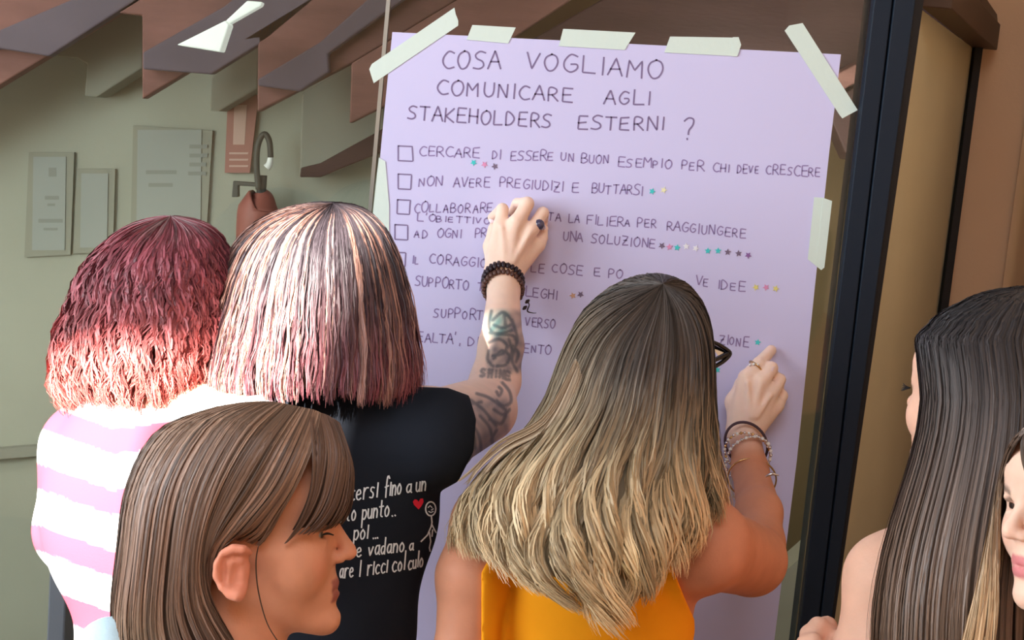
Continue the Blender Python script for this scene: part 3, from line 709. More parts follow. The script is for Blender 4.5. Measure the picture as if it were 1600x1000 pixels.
# ---- hair
def smooth(x): x = np.clip(x, 0, 1); return x*x*(3-2*x)
def hair_mesh(parent, name, fn, n, urange, m, colf, rad=.0011, npts=16, tstart=(0, .06), tend=(.85, 1), clumps=70, pull=.6,
              wave=(0, 0), frizz=(0, 0), lay=(.84, 1.0), fly=.02, sides=3, under=True, under_rho=.86, ucol=None, upts=(46, 26), wstart=.25, crv=1.0, ucl=None, seed=1, tjit=0, ylim=None, tilt=.42):
    r = np.random.default_rng(seed)
    u = r.uniform(*urange, n)
    if urange[1] != 1: u[:n//9] = r.uniform(-math.pi/2, 1.5*math.pi, n//9); urange_ = (-math.pi/2, 1.5*math.pi)
    cc = np.sort(r.uniform(*(urange if urange[1] == 1 else urange_), clumps if urange[1] == 1 else int(clumps*1.35))); ci = np.abs(u[:, None]-cc[None]).argmin(1)
    t0 = r.uniform(*tstart, n); t1 = r.uniform(*tend, n)
    cend = r.uniform(-tjit, 0, len(cc))[ci]; t1 = np.minimum(t1+cend, 1.0)
    if ylim is not None:
        lim = fn.t_of_y(np.interp(np.cos(u), ylim[0], ylim[1])); t1 = np.minimum(t1, lim*(1+cend*.6+r.uniform(-.03, .02, n)))
    tt = np.linspace(0, 1, npts)[None]**crv
    T = t0[:, None]+(t1-t0)[:, None]*tt
    rho = r.uniform(*lay, n)**.7
    cr = r.uniform(-1, 1, len(cc))[ci]*.02
    fl = r.random(n) < fly
    rho = np.where(fl, r.uniform(1.0, 1.07, n), rho+cr)
    RHO = 1-(1-rho[:, None])*smooth(T*3+.35)
    RHO = np.where(fl[:, None], 1+(rho[:, None]-1)*T, RHO)
    U = u[:, None]+(cc[ci]-u)[:, None]*smooth(T*1.3)*pull
    x, y, d = fn(U, T, RHO)
    ph = r.uniform(0, 6.28, len(cc))[ci][:, None]+r.normal(0, .35, n)[:, None]
    fq = (wave[1]*r.uniform(.8, 1.2, len(cc))[ci])[:, None]
    A = wave[0]*smooth((T-wstart)/.45)*r.uniform(.6, 1.25, n)[:, None]
    x = x+A*np.sin(6.283*fq*T+ph); d = d-A*.0007*np.cos(6.283*fq*T+ph); y = y+A*.25*np.cos(6.283*fq*T+ph)
    if frizz[0]:
        p2 = r.uniform(0, 6.28, n)[:, None]; f2 = (frizz[1]*r.uniform(.6, 1.4, n))[:, None]
        B = frizz[0]*smooth((T-.08)/.3)*r.uniform(.5, 1.5, n)[:, None]
        x = x+B*np.sin(6.283*f2*T+p2); y = y+B*.6*np.sin(6.283*f2*T*1.13+p2*2); d = d+B*.0007*np.cos(6.283*f2*T+p2)
    pts = Q(x, y, d)
    R = rad*r.uniform(.6, 1.35, n)[:, None]*np.where(fl, .5, 1)[:, None]*np.clip((1.02-tt)*5, .12, 1)*np.clip(.5+T*4, .5, 1)
    xa, ya, da = fn(U-.02, T, RHO); xb, yb, db = fn(U+.02, T, RHO)
    Wd = Q(xb, yb, db)-Q(xa, ya, da)+1e-9*RT
    Tg = np.gradient(pts, axis=1); Tg /= np.linalg.norm(Tg, axis=2, keepdims=True)+1e-12
    Wd -= (Wd*Tg).sum(2, keepdims=True)*Tg; Wd /= np.linalg.norm(Wd, axis=2, keepdims=True)+1e-12
    Nn = np.cross(Tg, Wd); ps = r.normal(0, tilt, n)[:, None, None]+np.linspace(-.6*tilt, .6*tilt, npts)[None, :, None]*r.normal(0, 1, n)[:, None, None]
    Wd = Wd*np.cos(ps)+Nn*np.sin(ps)
    V = np.stack([pts-Wd*R[..., None], pts+Wd*R[..., None]], 2).reshape(-1, 3)
    idx = np.arange(n*npts*2).reshape(n, npts, 2)
    F = np.stack([idx[:, :-1, 0], idx[:, :-1, 1], idx[:, 1:, 1], idx[:, 1:, 0]], -1).reshape(-1, 4)
    sides = 2
    cg = r.uniform(-1, 1, len(cc))[ci]; sg = r.uniform(-1, 1, n)
    Cc = colf(T, cg[:, None], sg[:, None], U, x, y)
    Cc = np.clip(np.repeat(Cc[:, :, None, :], sides, 2).reshape(-1, 3), 0, 1)
    if under:
        nu, nt_ = upts
        uu = np.linspace(*(urange if urange[1] == 1 else (-math.pi/2, 1.5*math.pi)), nu)[:, None]+np.zeros((1, nt_)); t_ = np.linspace(0, tend[0]*.96, nt_)[None]+np.zeros((nu, 1))
        if ylim is not None: t_ = np.linspace(0, 1, nt_)[None]*np.minimum(tend[0], fn.t_of_y(np.interp(np.cos(uu), ylim[0], ylim[1]))*.9)
        rr = 1-(1-under_rho)*smooth(t_*3+.35)
        x, y, d = fn(uu, t_, rr)
        base = len(V); V = np.vstack([V, Q(x, y, d).reshape(-1, 3)])
        idx = base+np.arange(nu*nt_).reshape(nu, nt_)
        f = np.stack([idx[:-1, :-1], idx[1:, :-1], idx[1:, 1:], idx[:-1, 1:]], -1).reshape(-1, 4)
        F = np.vstack([F, f])
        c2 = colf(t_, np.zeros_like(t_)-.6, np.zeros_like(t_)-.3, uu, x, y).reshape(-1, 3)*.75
        Cc = np.vstack([Cc, np.clip(c2, 0, 1)])
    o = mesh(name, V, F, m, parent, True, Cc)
    return o
def interp_rows(A, t):
    """catmull interpolation of row table A (k,c) at t in 0..1 (any shape)"""
    k = len(A); s_ = np.clip(t, 0, 1)*(k-1); i = np.clip(s_.astype(int), 0, k-2); f = (s_-i)[..., None]
    g = lambda j: A[np.clip(j, 0, k-1)]
    p0, p1, p2, p3 = g(i-1), g(i), g(i+1), g(i+2)
    return .5*(2*p1+(p2-p0)*f+(2*p0-5*p1+4*p2-p3)*f*f+(3*p1-p0-3*p2+p3)*f**3)
def env(rows):
    A = np.array(rows, float); A[0, 1] = A[0, 2] = (A[0, 1]+A[0, 2])/2; A[0, 4] = 0; A[0, 5] = 0
    A0 = A; A = interp_rows(A, np.linspace(0, 1, 80))
    for _ in range(14): A[2:-1] = .25*A[1:-2]+.5*A[2:-1]+.25*A[3:]
    # py, xl, xr, dcentre, halfdepth, tilt
    # re-sample rows by height so that a strand advances evenly
    py = A[:, 0]; arc = np.concatenate([[0], np.cumsum(np.hypot(np.diff(py), np.diff(A[:, 2]-A[:, 1])*.35)+.7)]); arc /= arc[-1]
    ix = np.arange(len(A))/(len(A)-1)
    def fn(U, T, RHO):
        B = interp_rows(A, np.interp(T, arc, ix))
        cx = (B[..., 1]+B[..., 2])/2; hw = np.maximum(B[..., 2]-B[..., 1], 0)/2
        return cx+hw*RHO*np.cos(U), B[..., 0]+B[..., 5]*np.sin(U), B[..., 3]-B[..., 4]*RHO*np.sin(U)
    fn.t_of_y = lambda y: np.interp(y, py, arc)
    return fn
def sheet(guides, d0, s_):
    """guides: list of (px,py,side) polylines; u in 0..1 across, t along"""
    K = 24
    Gd = np.stack([catmull(g, K) for g in guides])   # (g,K,3)
    def fn(U, T, RHO):
        g = len(Gd); a = np.clip(U, 0, 1)*(g-1); i = np.clip(a.astype(int), 0, g-2); f = (a-i)[..., None]
        b = np.clip(T, 0, 1)*(K-1); j = np.clip(b.astype(int), 0, K-2); h = (b-j)[..., None]
        def at(ii): return Gd[ii, j]*(1-h)+Gd[ii, j+1]*h
        p0, p1, p2, p3 = at(np.clip(i-1, 0, g-1)), at(i), at(i+1), at(np.clip(i+2, 0, g-1))
        B = .5*(2*p1+(p2-p0)*f+(2*p0-5*p1+4*p2-p3)*f*f+(3*p1-p0-3*p2+p3)*f**3)
        c = np.array([345, 830]) if d0 < 1.32 else None
        sh = (RHO-1)
        return B[..., 0], B[..., 1], d0-(B[..., 2]*RHO+ sh*20)*s_
    return fn
def mixc(a, b, t): return np.array(a)*(1-t[..., None])+np.array(b)*t[..., None]
def unit(v): v = np.array(v, float); return v/np.linalg.norm(v)
DOWN = -UP
M['jeans'] = mat('denim_blue', lin(60, 74, 104), .8, .1, bump=.2, bscale=400, var=.1, vscale=20)
M['trousers_dark'] = mat('trousers_dark', lin(36, 36, 42), .8, .1)
M['shoe_white'] = mat('shoe_white', lin(215, 215, 210), .6, .3); M['shoe_black'] = mat('shoe_black', lin(30, 30, 32), .5, .3)

# ============ woman with curly burgundy hair, striped shirt
d0 = 1.74
hd = Q(228, 478, d0+.06)
sd = Sdf(Q(300, 880, d0)+np.array([-.34, -.20, -.30]), Q(228, 360, d0+.05)+np.array([.34, .30, .07]), .004)
Z0 = np.array([0, 0, 1.0]); 
X_, Y_ = unit((.1, 1, 0)), unit(np.cross(Z0, (.1, 1, 0)))
headprims(sd, hd-Z0*.06+X_*.01, X_, Y_, Z0, .00049, False)
nb = Q(245, 640, d0+.03); sL, sR = Q(140, 702, d0+.04), Q(372, 688, d0-.07)
sd.cone(nb, sL, .05, .052, .03); sd.cone(nb, sR, .05, .052, .03)
sd.ell(Q(258, 800, d0+.0), (.145, .09, .17), None, .03); sd.ell(Q(275, 980, d0+.05), (.118, .09, .16), None, .03)
el = Q(124, 826, d0+.04)
sd.chain([sL, el, Q(205, 850, d0+.26)], [.050, .046, .030], .015)
sd.chain([sR, Q(396, 850, d0-.08), Q(330, 900, d0+.02)], [.05, .044, .03], .015)
red = person('woman with curly burgundy hair seen from behind in a sunlit striped shirt', sd, lin(225, 170, 145))
M['stripe'] = mat('striped_jersey', (1, 1, 1, 1), .8, .1, attr='Col', bump=.15, bscale=500)
def stripes(V):
    px, py, d = proj(V); q = py-.10*(px-60)*0+.0*px
    band = ((py-.36*(np.clip(px, 60, 175)-60)+.10*(np.clip(px, 175, 500)-175)-624) % 96)/96
    m = smooth((.49-np.abs(band-.25)*2)/.06+.0)
    return mixc(arr(lin(240, 236, 236)), arr(lin(195, 74, 92)), m)
zhem = .82
cloth(red, 'striped_shirt', sd, garment(sd, .008, [(-50, 600), (180, 632), (240, 640), (300, 632), (520, 600), (700, 1600), (-50, 1600)], zhem), M['stripe'], stripes)
legs(red, [Q(270, 980, d0)[0], Q(270, 980, d0)[1]+.06, .86], (0, 1, 0), M['trousers_dark'], M['shoe_white'])
rows = [(338, 258, 276, 1.80, .008, 4), (346, 222, 312, 1.80, .035, 9), (362, 188, 338, 1.80, .065, 12), (390, 155, 356, 1.80, .092, 10), (430, 130, 366, 1.80, .105, 6), (480, 110, 368, 1.80, .112, 3),
        (530, 92, 362, 1.79, .116, 0), (580, 84, 350, 1.78, .118, 0), (625, 92, 335, 1.77, .11, 0), (668, 118, 300, 1.76, .10, 0)]
def cred(T, cg, sg, U, x, y):
    c = mixc((.26, .062, .078), (.47, .105, .088), smooth((T-.3)*1.6))
    grey = smooth((.22-T)/.2)*(np.abs(cg) > .62)
    c = c*(1-grey[..., None]*.7)+np.array([.36, .30, .30])*(grey[..., None]*.7)
    return c*(1+.38*cg+.28*sg)[..., None]
hair_mesh(red, 'curly_hair', env(rows), 9000, (-.7, 3.85), M['hair_curly'], cred, rad=.0013, npts=24, tstart=(0, .12), tend=(.7, 1), clumps=170, pull=.85,
          wave=(8, 4.5), frizz=(3.4, 6), lay=(.84, 1.04), fly=.09, wstart=.02, seed=3, tjit=.1)

# ============ woman with tattooed arm, black T-shirt
d0 = 1.78
sd = Sdf(Q(500, 900, d0)+np.array([-.26, -.22, -.22]), np.array([P(860, 300, 0)[0], -.004, Q(820, 290, gd(820, 290))[2]+.02]), .0027)
X_, Y_ = unit((.12, 1, 0)), unit(np.cross(Z0, (.12, 1, 0)))
headprims(sd, Q(480, 500, d0+.05), X_, Y_, Z0, .00056, False)
nb = Q(480, 650, d0+.02); sR = Q(672, 678, d0-.01); sL = Q(318, 700, d0+.09)
sd.cone(nb, sR, .055, .056, .03); sd.cone(nb, sL, .055, .056, .03)
sd.ell(Q(482, 790, d0+.03), (.160, .10, .16), None, .035); sd.ell(Q(485, 980, d0+.03), (.128, .095, .17), None, .035)
el = Q(757, 640, 2.0)
H = lambda px, py, b: Q(px, py, gd(px, py, b))
wr_ = H(787, 452, .055)
sd.cone(sR, el, .054, .047, .02)
sd.chain([el, Q(774, 595, 2.06), Q(783, 540, 2.09), wr_, H(786, 425, .05)], [.041, .036, .0325, .0240, .0240], .01)
met = [((774, 425, .045), (781, 352, .050), .018, .0115), ((782, 425, .05), (806, 347, .056), .019, .0125), ((794, 425, .05), (829, 358, .052), .018, .012), ((802, 425, .045), (841, 382, .040), .016, .0115)]
for a, b, r1, r2 in met: sd.cone(H(*a), H(*b), r1, r2, .009)
fk = .0025
sd.chain([H(776, 422, .035), H(768, 385, .026), H(771, 356, .012)], [.017, .0125, .0085], .006)
sd.chain([H(783, 354, .050), H(785, 327, .040), H(768, 340, .010)], [.0110, .0095, .0070], fk)
sd.chain([H(808, 348, .056), H(824, 318, .044), H(808, 318, .016), H(800, 332, .006)], [.0120, .0105, .0085, .0070], fk)
sd.chain([H(831, 360, .052), H(848, 333, .036), H(848, 352, .010)], [.0110, .0098, .0078], fk)
sd.chain([H(842, 384, .038), H(851, 362, .024), H(846, 376, .008)], [.0100, .0088, .0068], fk)
# tendons on the back of the hand
for a, b in (((790, 410), (784, 356)), ((797, 408), (807, 352)), ((803, 408), (828, 364))):
    sd.cone(H(a[0], a[1], .068), H(b[0], b[1], .064), .0035, .0030, .006)
tattoo_lines = [catmull(np.array(q, float), 60) for q in [
   [(768,486),(764,510),(776,522),(800,516)], [(770,500),(786,488),(800,504),(786,512),(772,508)], [(788,488),(790,512)], [(765,520),(800,524),(806,530)],
   [(764,535),(780,530),(792,540),(786,552),(770,556)], [(772,560),(784,548),(796,556),(790,570),(776,572)], [(800,500),(808,530),(800,560),(808,580)], [(795,530),(800,548),(794,566)],
   [(764,548),(762,562),(770,572)], [(802,540),(810,552),(806,566)], [(780,605),(784,610),(780,618),(776,612)], [(785,598),(796,612),(798,628),(786,634),(776,626)], [(745,615),(765,622),(790,640)],
   [(735,625),(755,640),(775,665)], [(750,650),(765,668),(770,690)], [(735,660),(748,680),(752,705)], [(722,640),(738,668),(742,700)], [(765,655),(782,662),(790,650)], [(772,640),(786,648),(796,640)],
   [(714,618),(735,630),(752,628)], [(776,672),(768,688),(775,700)], [(728,690),(736,708),(730,724)]]]
tword = [p for p in sum([word_strokes('S', 751, 588, 759, 588, 12), word_strokes('H', 762, 589, 770, 589, 12), word_strokes('I', 773, 588, 778, 588, 9), word_strokes('NE', 780, 589, 798, 594, 11)], [])]
def tcol(V, c):
    px, py, d = proj(V)
    zone = (px > 700) & (py > 470) & (py < 760)
    i = np.nonzero(zone)[0]
    dm = np.full(len(i), 1e9)
    for l in tattoo_lines+[catmull(q, 24) for q in tword]:
        for q in l: dm = np.minimum(dm, (px[i]-q[0])**2+(py[i]-q[1])**2)
    dm = np.sqrt(dm); ln = smooth((4.2-dm)/3.2)
    # shaded fill: teal on the upper forearm, grey-violet over the rest
    yy = py[i]; xx = px[i]
    n_ = .5+.5*np.sin(xx*.21+1.7*np.sin(yy*.11))*np.sin(yy*.17+1.3*np.sin(xx*.13))
    fill = smooth((yy-478)/14)*smooth((590-yy)/16)*(.5+.45*n_)*smooth((xx-756)/12)+smooth((yy-612)/20)*(.35+.4*n_)*smooth((800-xx)/10)
    teal = smooth((532-yy)/12)*smooth((800-xx)/10)
    fc = mixc(arr(lin(112, 108, 116)), arr(lin(92, 146, 142)), teal)
    cc = c[i]*(1-fill[:, None]*.95)+fc*fill[:, None]*.95
    cc = cc*(1-ln[:, None]*.72)+arr(lin(62, 74, 84))*ln[:, None]*.72
    c[i] = cc
tat = person('woman in a black T-shirt reaching a tattooed arm up to the lilac poster', sd, lin(246, 210, 188), tcol)
M['black_tee'] = mat('black_jersey', lin(30, 34, 42), .85, .12, bump=.5, bscale=22, var=.08, vscale=8)
tee = cloth(tat, 't_shirt', sd, garment(sd, .009, [(60, 560), (420, 626), (455, 608), (640, 604), (700, 606), (733, 618), (744, 655), (740, 705), (716, 752), (690, 800), (700, 1700), (60, 1700)], .84), M['black_tee'])
hp = Q(485, 980, d0)
legs(tat, [hp[0], hp[1]+.04, .88], (0, 1, 0), M['jeans'], M['shoe_black'])
# print on the back of the T-shirt
dg = bpy.context.evaluated_depsgraph_get()
def bvh_of(o):
    n = len(o.data.vertices); v = np.empty(n*3, np.float32); o.data.vertices.foreach_get('co', v)
    return BVHTree.FromPolygons([tuple(x) for x in v.reshape(-1, 3).tolist()], [tuple(p.vertices) for p in o.data.polygons])
bt = bvh_of(tee)
def onbvh(b):
    def f(p, off):
        dr = Q(p[0], p[1], 1.0)-CAM; dr /= np.linalg.norm(dr)
        h = b.ray_cast(Vector(CAM), Vector(dr))
        if h[0] is None: return None
        return np.array(h[0])-dr*.0012-dr*off
    return f
M['print_white'] = mat('shirt_print_white', lin(225, 230, 232), .8, .1); M['print_red'] = mat('shirt_print_red', lin(214, 44, 62), .8, .1)
ot = onbvh(bt)
tl = [[('iacersi', 530, 786, 592, 776, 17), ('fino', 600, 776, 628, 771, 16), ('a', 634, 771, 645, 769, 13), ('un', 649, 769, 667, 766, 15)],
      [('erto', 523, 817, 557, 812, 15), ('punto', 565, 812, 609, 806, 15), ('..', 611, 807, 620, 806, 14)],
      [('poi', 552, 844, 577, 841, 15), ('...', 582, 842, 592, 841, 14)],
      [('e', 556, 871, 567, 869, 15), ('vadano', 575, 869, 633, 861, 14), ('a', 639, 861, 648, 859, 11)],
      [('are', 530, 904, 553, 901, 15), ('i', 559, 901, 567, 900, 18), ('ricci', 573, 899, 607, 894, 15), ('col', 612, 894, 634, 891, 15), ('culo', 637, 891, 662, 885, 14)]]
for ln in tl:
    for a in ln: ribbons('printed_word', word_strokes(*a, jit=.03), 2.3, ot, None, M['print_white'], tee)
tc = np.linspace(0, 6.3, 20)
fig = [np.stack([673+8*np.cos(tc), 795+11*np.sin(tc)], 1), np.array([(674,806),(675,816),(674,822),(668,836),(658,846)], float), np.array([(675,820),(680,830),(684,836)], float),
       np.array([(671,832),(673,846),(671,856),(673,866)], float), np.array([(676,828),(675,838)], float), np.array([(666,886),(671,892)], float)]
ribbons('shirt_print', fig, 2.2, ot, None, M['print_white'], tee)
ribbons('shirt_print', [np.array([(669,793),(672,790),(675,793)], float), np.array([(674,797),(677,795)], float), np.array([(670,799),(673,801),(677,799)], float)], 1.6, ot, None, M['print_white'], tee)
hp_ = np.array([(654,796),(647,789),(645,784),(648,780),(652,781),(654,784),(657,779),(661,779),(662,784),(659,790)], float)
hv = [ot(p, .0004) for p in hp_]
if all(v is not None for v in hv): mesh('shirt_heart', hv, [tuple(range(len(hv)))], M['print_red'], tee)
rows = [(318, 508, 532, 1.79, .008, 4), (322, 468, 556, 1.79, .035, 8), (334, 425, 580, 1.79, .062, 12), (354, 390, 600, 1.79, .086, 12), (385, 364, 616, 1.79, .102, 8), (430, 342, 632, 1.79, .112, 4),
        (480, 326, 642, 1.785, .118, 2), (530, 312, 650, 1.78, .122, 0), (575, 298, 655, 1.77, .124, 0), (612, 292, 656, 1.76, .122, 0), (642, 302, 650, 1.76, .118, 0)]
def ctat(T, cg, sg, U, x, y):
    c = mixc((.055, .042, .050), (.17, .060, .065), smooth((T-.3)*1.5))
    sun_side = smooth((U-1.5)/.5)
    lt = (cg > .5-.75*sun_side)*smooth(T*4+.3*sun_side)  # more pale locks on the left put the sunlight into the hair colour
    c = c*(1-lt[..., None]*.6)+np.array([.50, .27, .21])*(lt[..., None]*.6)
    pk = smooth((T-.6)*2.5)*((U < .6) | (cg < -.5))
    c = c*(1-pk[..., None]*.6)+np.array([.36, .08, .11])*(pk[..., None]*.6)
    return c*(1+.16*cg+.28*sg)[..., None]
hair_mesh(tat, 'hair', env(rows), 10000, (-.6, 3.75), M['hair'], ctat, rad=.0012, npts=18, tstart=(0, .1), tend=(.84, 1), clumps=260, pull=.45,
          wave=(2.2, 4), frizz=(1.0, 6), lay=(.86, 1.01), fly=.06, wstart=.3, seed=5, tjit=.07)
# bracelets and ring
M['bead_brown'] = mat('bead_brown', lin(92, 62, 54), .4, .4); M['bead_dark'] = mat('bead_dark', lin(44, 30, 36), .4, .4); M['silver'] = mat('silver', lin(225, 222, 222), .22, .5, metal=1)
M['gold'] = mat('gold', lin(222, 184, 130), .25, .5, metal=1); M['gem'] = mat('ring_stone', lin(72, 68, 92), .12, .8); M['pearl'] = mat('pearl', lin(240, 236, 232), .25, .6)
def bead_loop(parent, name, c, axis, r, r2, nb, br, m, side, ell=1.0, bname='bead', mats=None):
    base = ring_pts(c, axis, r, 40, r2, side)
    root = tube(name, base, .0009, m, parent, 6, closed=True)
    pts = ring_pts(c, axis, r, nb+1, r2, side)[:-1]
    nx = 6; V0 = []; 
    for i in range(1, 4):
        for j in range(nx): 
            a = math.pi*i/4; b = 2*math.pi*j/nx; V0.append((math.sin(a)*math.cos(b), math.sin(a)*math.sin(b), math.cos(a)))
    V0 = np.array([(0, 0, 1)]+V0+[(0, 0, -1)])
    F0 = [(0, 1+j, 1+(j+1) % nx) for j in range(nx)]+[(1+i*nx+j, 1+(i+1)*nx+j, 1+(i+1)*nx+(j+1) % nx, 1+i*nx+(j+1) % nx) for i in range(2) for j in range(nx)]+[(19, 13+(j+1) % nx, 13+j) for j in range(nx)]
    ax = unit(axis); me = None
    for i, p in enumerate(pts):
        s_ = unit(np.cross(ax, (.3, .5, .8))); t_ = np.cross(ax, s_)
        Vv = V0[:, :1]*s_*br+V0[:, 1:2]*t_*br+V0[:, 2:]*ax*br*ell
        if me is None or mats:
            o = mesh(bname, Vv, F0, (mats[i % len(mats)] if mats else m), root, True); me = o.data
        else:
            o = bpy.data.objects.new(bname, me); C.objects.link(o); o.parent = root
        o.location = p
    return root
axf = unit(Q(783, 540, 2.09)-wr_)
for k_, (px, py, m_) in enumerate([(786, 440, 'bead_dark'), (786, 450, 'bead_brown')]):
    c_ = H(px, py, .053)
    bead_loop(tat, 'bracelet', c_, axf+np.array([.10, -.45, -.1]), .0300, .0350, 28, .0042, M[m_], (0, 1, .2), 2.0)
for q in [((822, 470), (827, 476), (824, 486), (832, 489), (838, 489))]:
    tube('bracelet_tassel', [H(*p, .05) for p in q], [.0012, .0008, .0012, .0007, .0004], M['bead_dark'], tat, 6, 16)
for p in ((824, 471), (820, 481)):
    s2 = H(*p, .05); tube('charm', [s2+np.array([-.003, 0, -.003]), s2, s2+np.array([.003, 0, .003])], [.001, .0032, .001], M['bead_dark'], tat, 8, 8)
rc = H(841, 351, .042)
tube('ring', ring_pts(rc, H(850, 333, .036)-H(833, 360, .052), .0112, 26), .0016, M['silver'], tat, 8, closed=True)
g_ = rc+np.array([.001, -.0135, .001]); tube('ring_stone', [g_+np.array([0, .004, 0]), g_+np.array([0, .001, 0]), g_-np.array([0, .003, 0])], [.0085, .008, .003], M['gem'], tat, 12, 8)
nail = mat('pale_pink_nail', lin(250, 222, 224), .25, .5)
def finger_nail(parent, c, along, out, L_=.0055, W=.0045, m=nail):
    along = unit(along); out = unit(out); sd2 = np.cross(along, out); V = []
    for i in range(5):
        for j in range(5):
            a = (i/4-.5)*2; b = (j/4-.5)*2; rr = 1-.25*max(a, 0)**2
            V.append(np.array(c)+along*L_*a*(1-.15*b*b)+sd2*W*b*rr+out*(.0012*(1-b*b)))
    F = [(i*5+j, i*5+j+1, i*5+j+6, i*5+j+5) for i in range(4) for j in range(4)]
    mesh('fingernail', V, F, m, parent, True)
finger_nail(tat, H(768, 343, .0185), (-.25, .3, -1), (-.5, -1, 0))

# ============ blond woman, yellow tank top
d0 = 1.80
lo = Q(880, 1000, d0)+np.array([-.24, -.22, -.22])
sd = Sdf(lo, np.array([P(1262, 600, 0)[0], -.004, P(1210, 520, 0)[2]+.0]), .0027)
# keep the head inside the grid
X_, Y_ = unit((.45, 1, -.12)), unit(np.cross(Z0, (.45, 1, 0))); Zh = unit(np.cross(X_, Y_))
sd.n = sd.n
top = Q(1010, 425, d0)[2]+.02
if sd.lo[2]+sd.h*sd.n[2] < top:
    sd = Sdf(lo, np.array([P(1262, 600, 0)[0], -.004, top]), .0027)
hB = Q(1000, 600, d0+.055)
Lb, locb = headprims(sd, hB, X_, Y_, Zh, .00055, False)
nb = Q(985, 745, d0+.0); sR = Q(1095, 850, d0-.03); sL = Q(770, 822, d0-.02)
sd.cone(nb, sR, .05, .054, .035); sd.cone(nb, sL, .05, .050, .035)
sd.ell(Q(920, 930, d0+.01), (.136, .095, .15), None, .035); sd.ell(Q(915, 1110, d0+.02), (.128, .098, .17), None, .035)
el = Q(1172, 874, 1.93)
sd.cone(sR, el, .056, .050, .03)
sd.chain([el, Q(1184, 850, 2.0), Q(1186, 800, 2.05), Q(1172, 735, gd(1172, 735, .08)), H(1165, 690, .055)], [.046, .037, .0325, .027, .0245], .012)
sd.chain([sL, Q(735, 900, d0-.05), Q(722, 1030, d0-.06), Q(722, 1150, d0-.02)], [.052, .040, .034, .034], .018)
for a, b, r1, r2 in [((1154, 672, .045), (1165, 590, .050), .020, .0125), ((1162, 672, .05), (1188, 594, .054), .021, .013), ((1170, 672, .05), (1206, 610, .050), .019, .0125), ((1176, 672, .045), (1213, 632, .040), .017, .0125)]:
    sd.cone(H(*a), H(*b), r1, r2, .010)
sd.chain([H(1158, 665, .035), H(1149, 628, .030), H(1160, 600, .018), H(1176, 585, .008)], [.021, .0155, .011, .009], .007)
sd.chain([H(1168, 588, .050), H(1186, 568, .042), H(1205, 547, .010)], [.0118, .0103, .0085], fk)
sd.chain([H(1191, 595, .054), H(1205, 575, .046), H(1207, 590, .016)], [.0120, .0105, .0085], fk)
sd.chain([H(1208, 611, .050), H(1218, 593, .038), H(1216, 608, .012)], [.0112, .0098, .0080], fk)
sd.chain([H(1214, 634, .040), H(1222, 618, .026), H(1217, 630, .010)], [.0110, .0092, .0074], fk)
for a, b in (((1172, 650), (1168, 598)), ((1178, 650), (1188, 602)), ((1183, 650), (1204, 618))):
    sd.cone(H(a[0], a[1], .070), H(b[0], b[1], .066), .0035, .003, .006)
skB = lin(208, 142, 110)
def bcol(V, c):
    px, py, d = proj(V); facecol(locb(V), arr(skB), (.4, .15, .13), (.12, .08, .05), c)
    hand = smooth((720-py)/60)*(px > 1125)  # hand paler than the arm: light from the left put into skin colour
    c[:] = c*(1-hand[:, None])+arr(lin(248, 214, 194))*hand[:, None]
blo = person('woman with long wavy blond hair in a yellow tank top pointing at the poster', sd, skB, bcol)
M['tank'] = mat('yellow_orange_jersey', lin(252, 166, 24), .8, .15, bump=.3, bscale=26, var=.05, vscale=12)
tank = cloth(blo, 'tank_top', sd, garment(sd, .006, [(752, 1700), (752, 895), (775, 850), (800, 790), (830, 790), (850, 850), (900, 872), (960, 872), (1010, 850), (1022, 790), (1046, 790), (1046, 850), (1052, 890), (1070, 935), (1085, 968), (1090, 1100), (1110, 1700)], .84), M['tank'])
hp = Q(915, 1080, d0); legs(blo, [hp[0], hp[1]+.03, .88], (.1, 1, 0), M['jeans'], M['shoe_white'])
rows = [(444, 1028, 1044, 1.80, .006, 8), (452, 985, 1070, 1.81, .035, 26), (466, 945, 1090, 1.815, .062, 38), (490, 912, 1104, 1.82, .088, 40), (525, 890, 1113, 1.82, .105, 28), (570, 872, 1116, 1.815, .115, 14),
        (620, 856, 1117, 1.805, .118, 6), (668, 828, 1118, 1.79, .118, 2), (715, 786, 1120, 1.77, .118, 0), (765, 736, 1124, 1.755, .122, 0), (815, 722, 1124, 1.745, .128, 0), (865, 722, 1112, 1.735, .13, 0), (915, 748, 1084, 1.73, .128, 0), (960, 812, 1062, 1.725, .124, 0), (1005, 870, 1040, 1.72, .12, 0)]
def cblo(T, cg, sg, U, x, y):
    c = mixc((.080, .062, .052), (.72, .52, .28), smooth((T-.22)*1.6))
    lf = smooth((1000-x)/150)*smooth(T*5)*.35
    c = c*(1-lf[..., None])+np.array([.54, .41, .25])*lf[..., None]
    c = c*(1+(.38*cg+.28*sg))[..., None]
    return c
hair_mesh(blo, 'wavy_hair', env(rows), 12000, (-.7, 3.85), M['hair'], cblo, rad=.0013, npts=22, tstart=(0, .05), tend=(.9, 1), clumps=120, pull=.58,
          wave=(21, 2.7), frizz=(1.2, 5), lay=(.80, 1.01), fly=.02, wstart=.32, seed=9, tjit=.08, ylim=([-1, -.7, -.4, -.1, .15, .35, .6, .85, 1], [860, 905, 945, 975, 1010, 985, 930, 880, 810]))
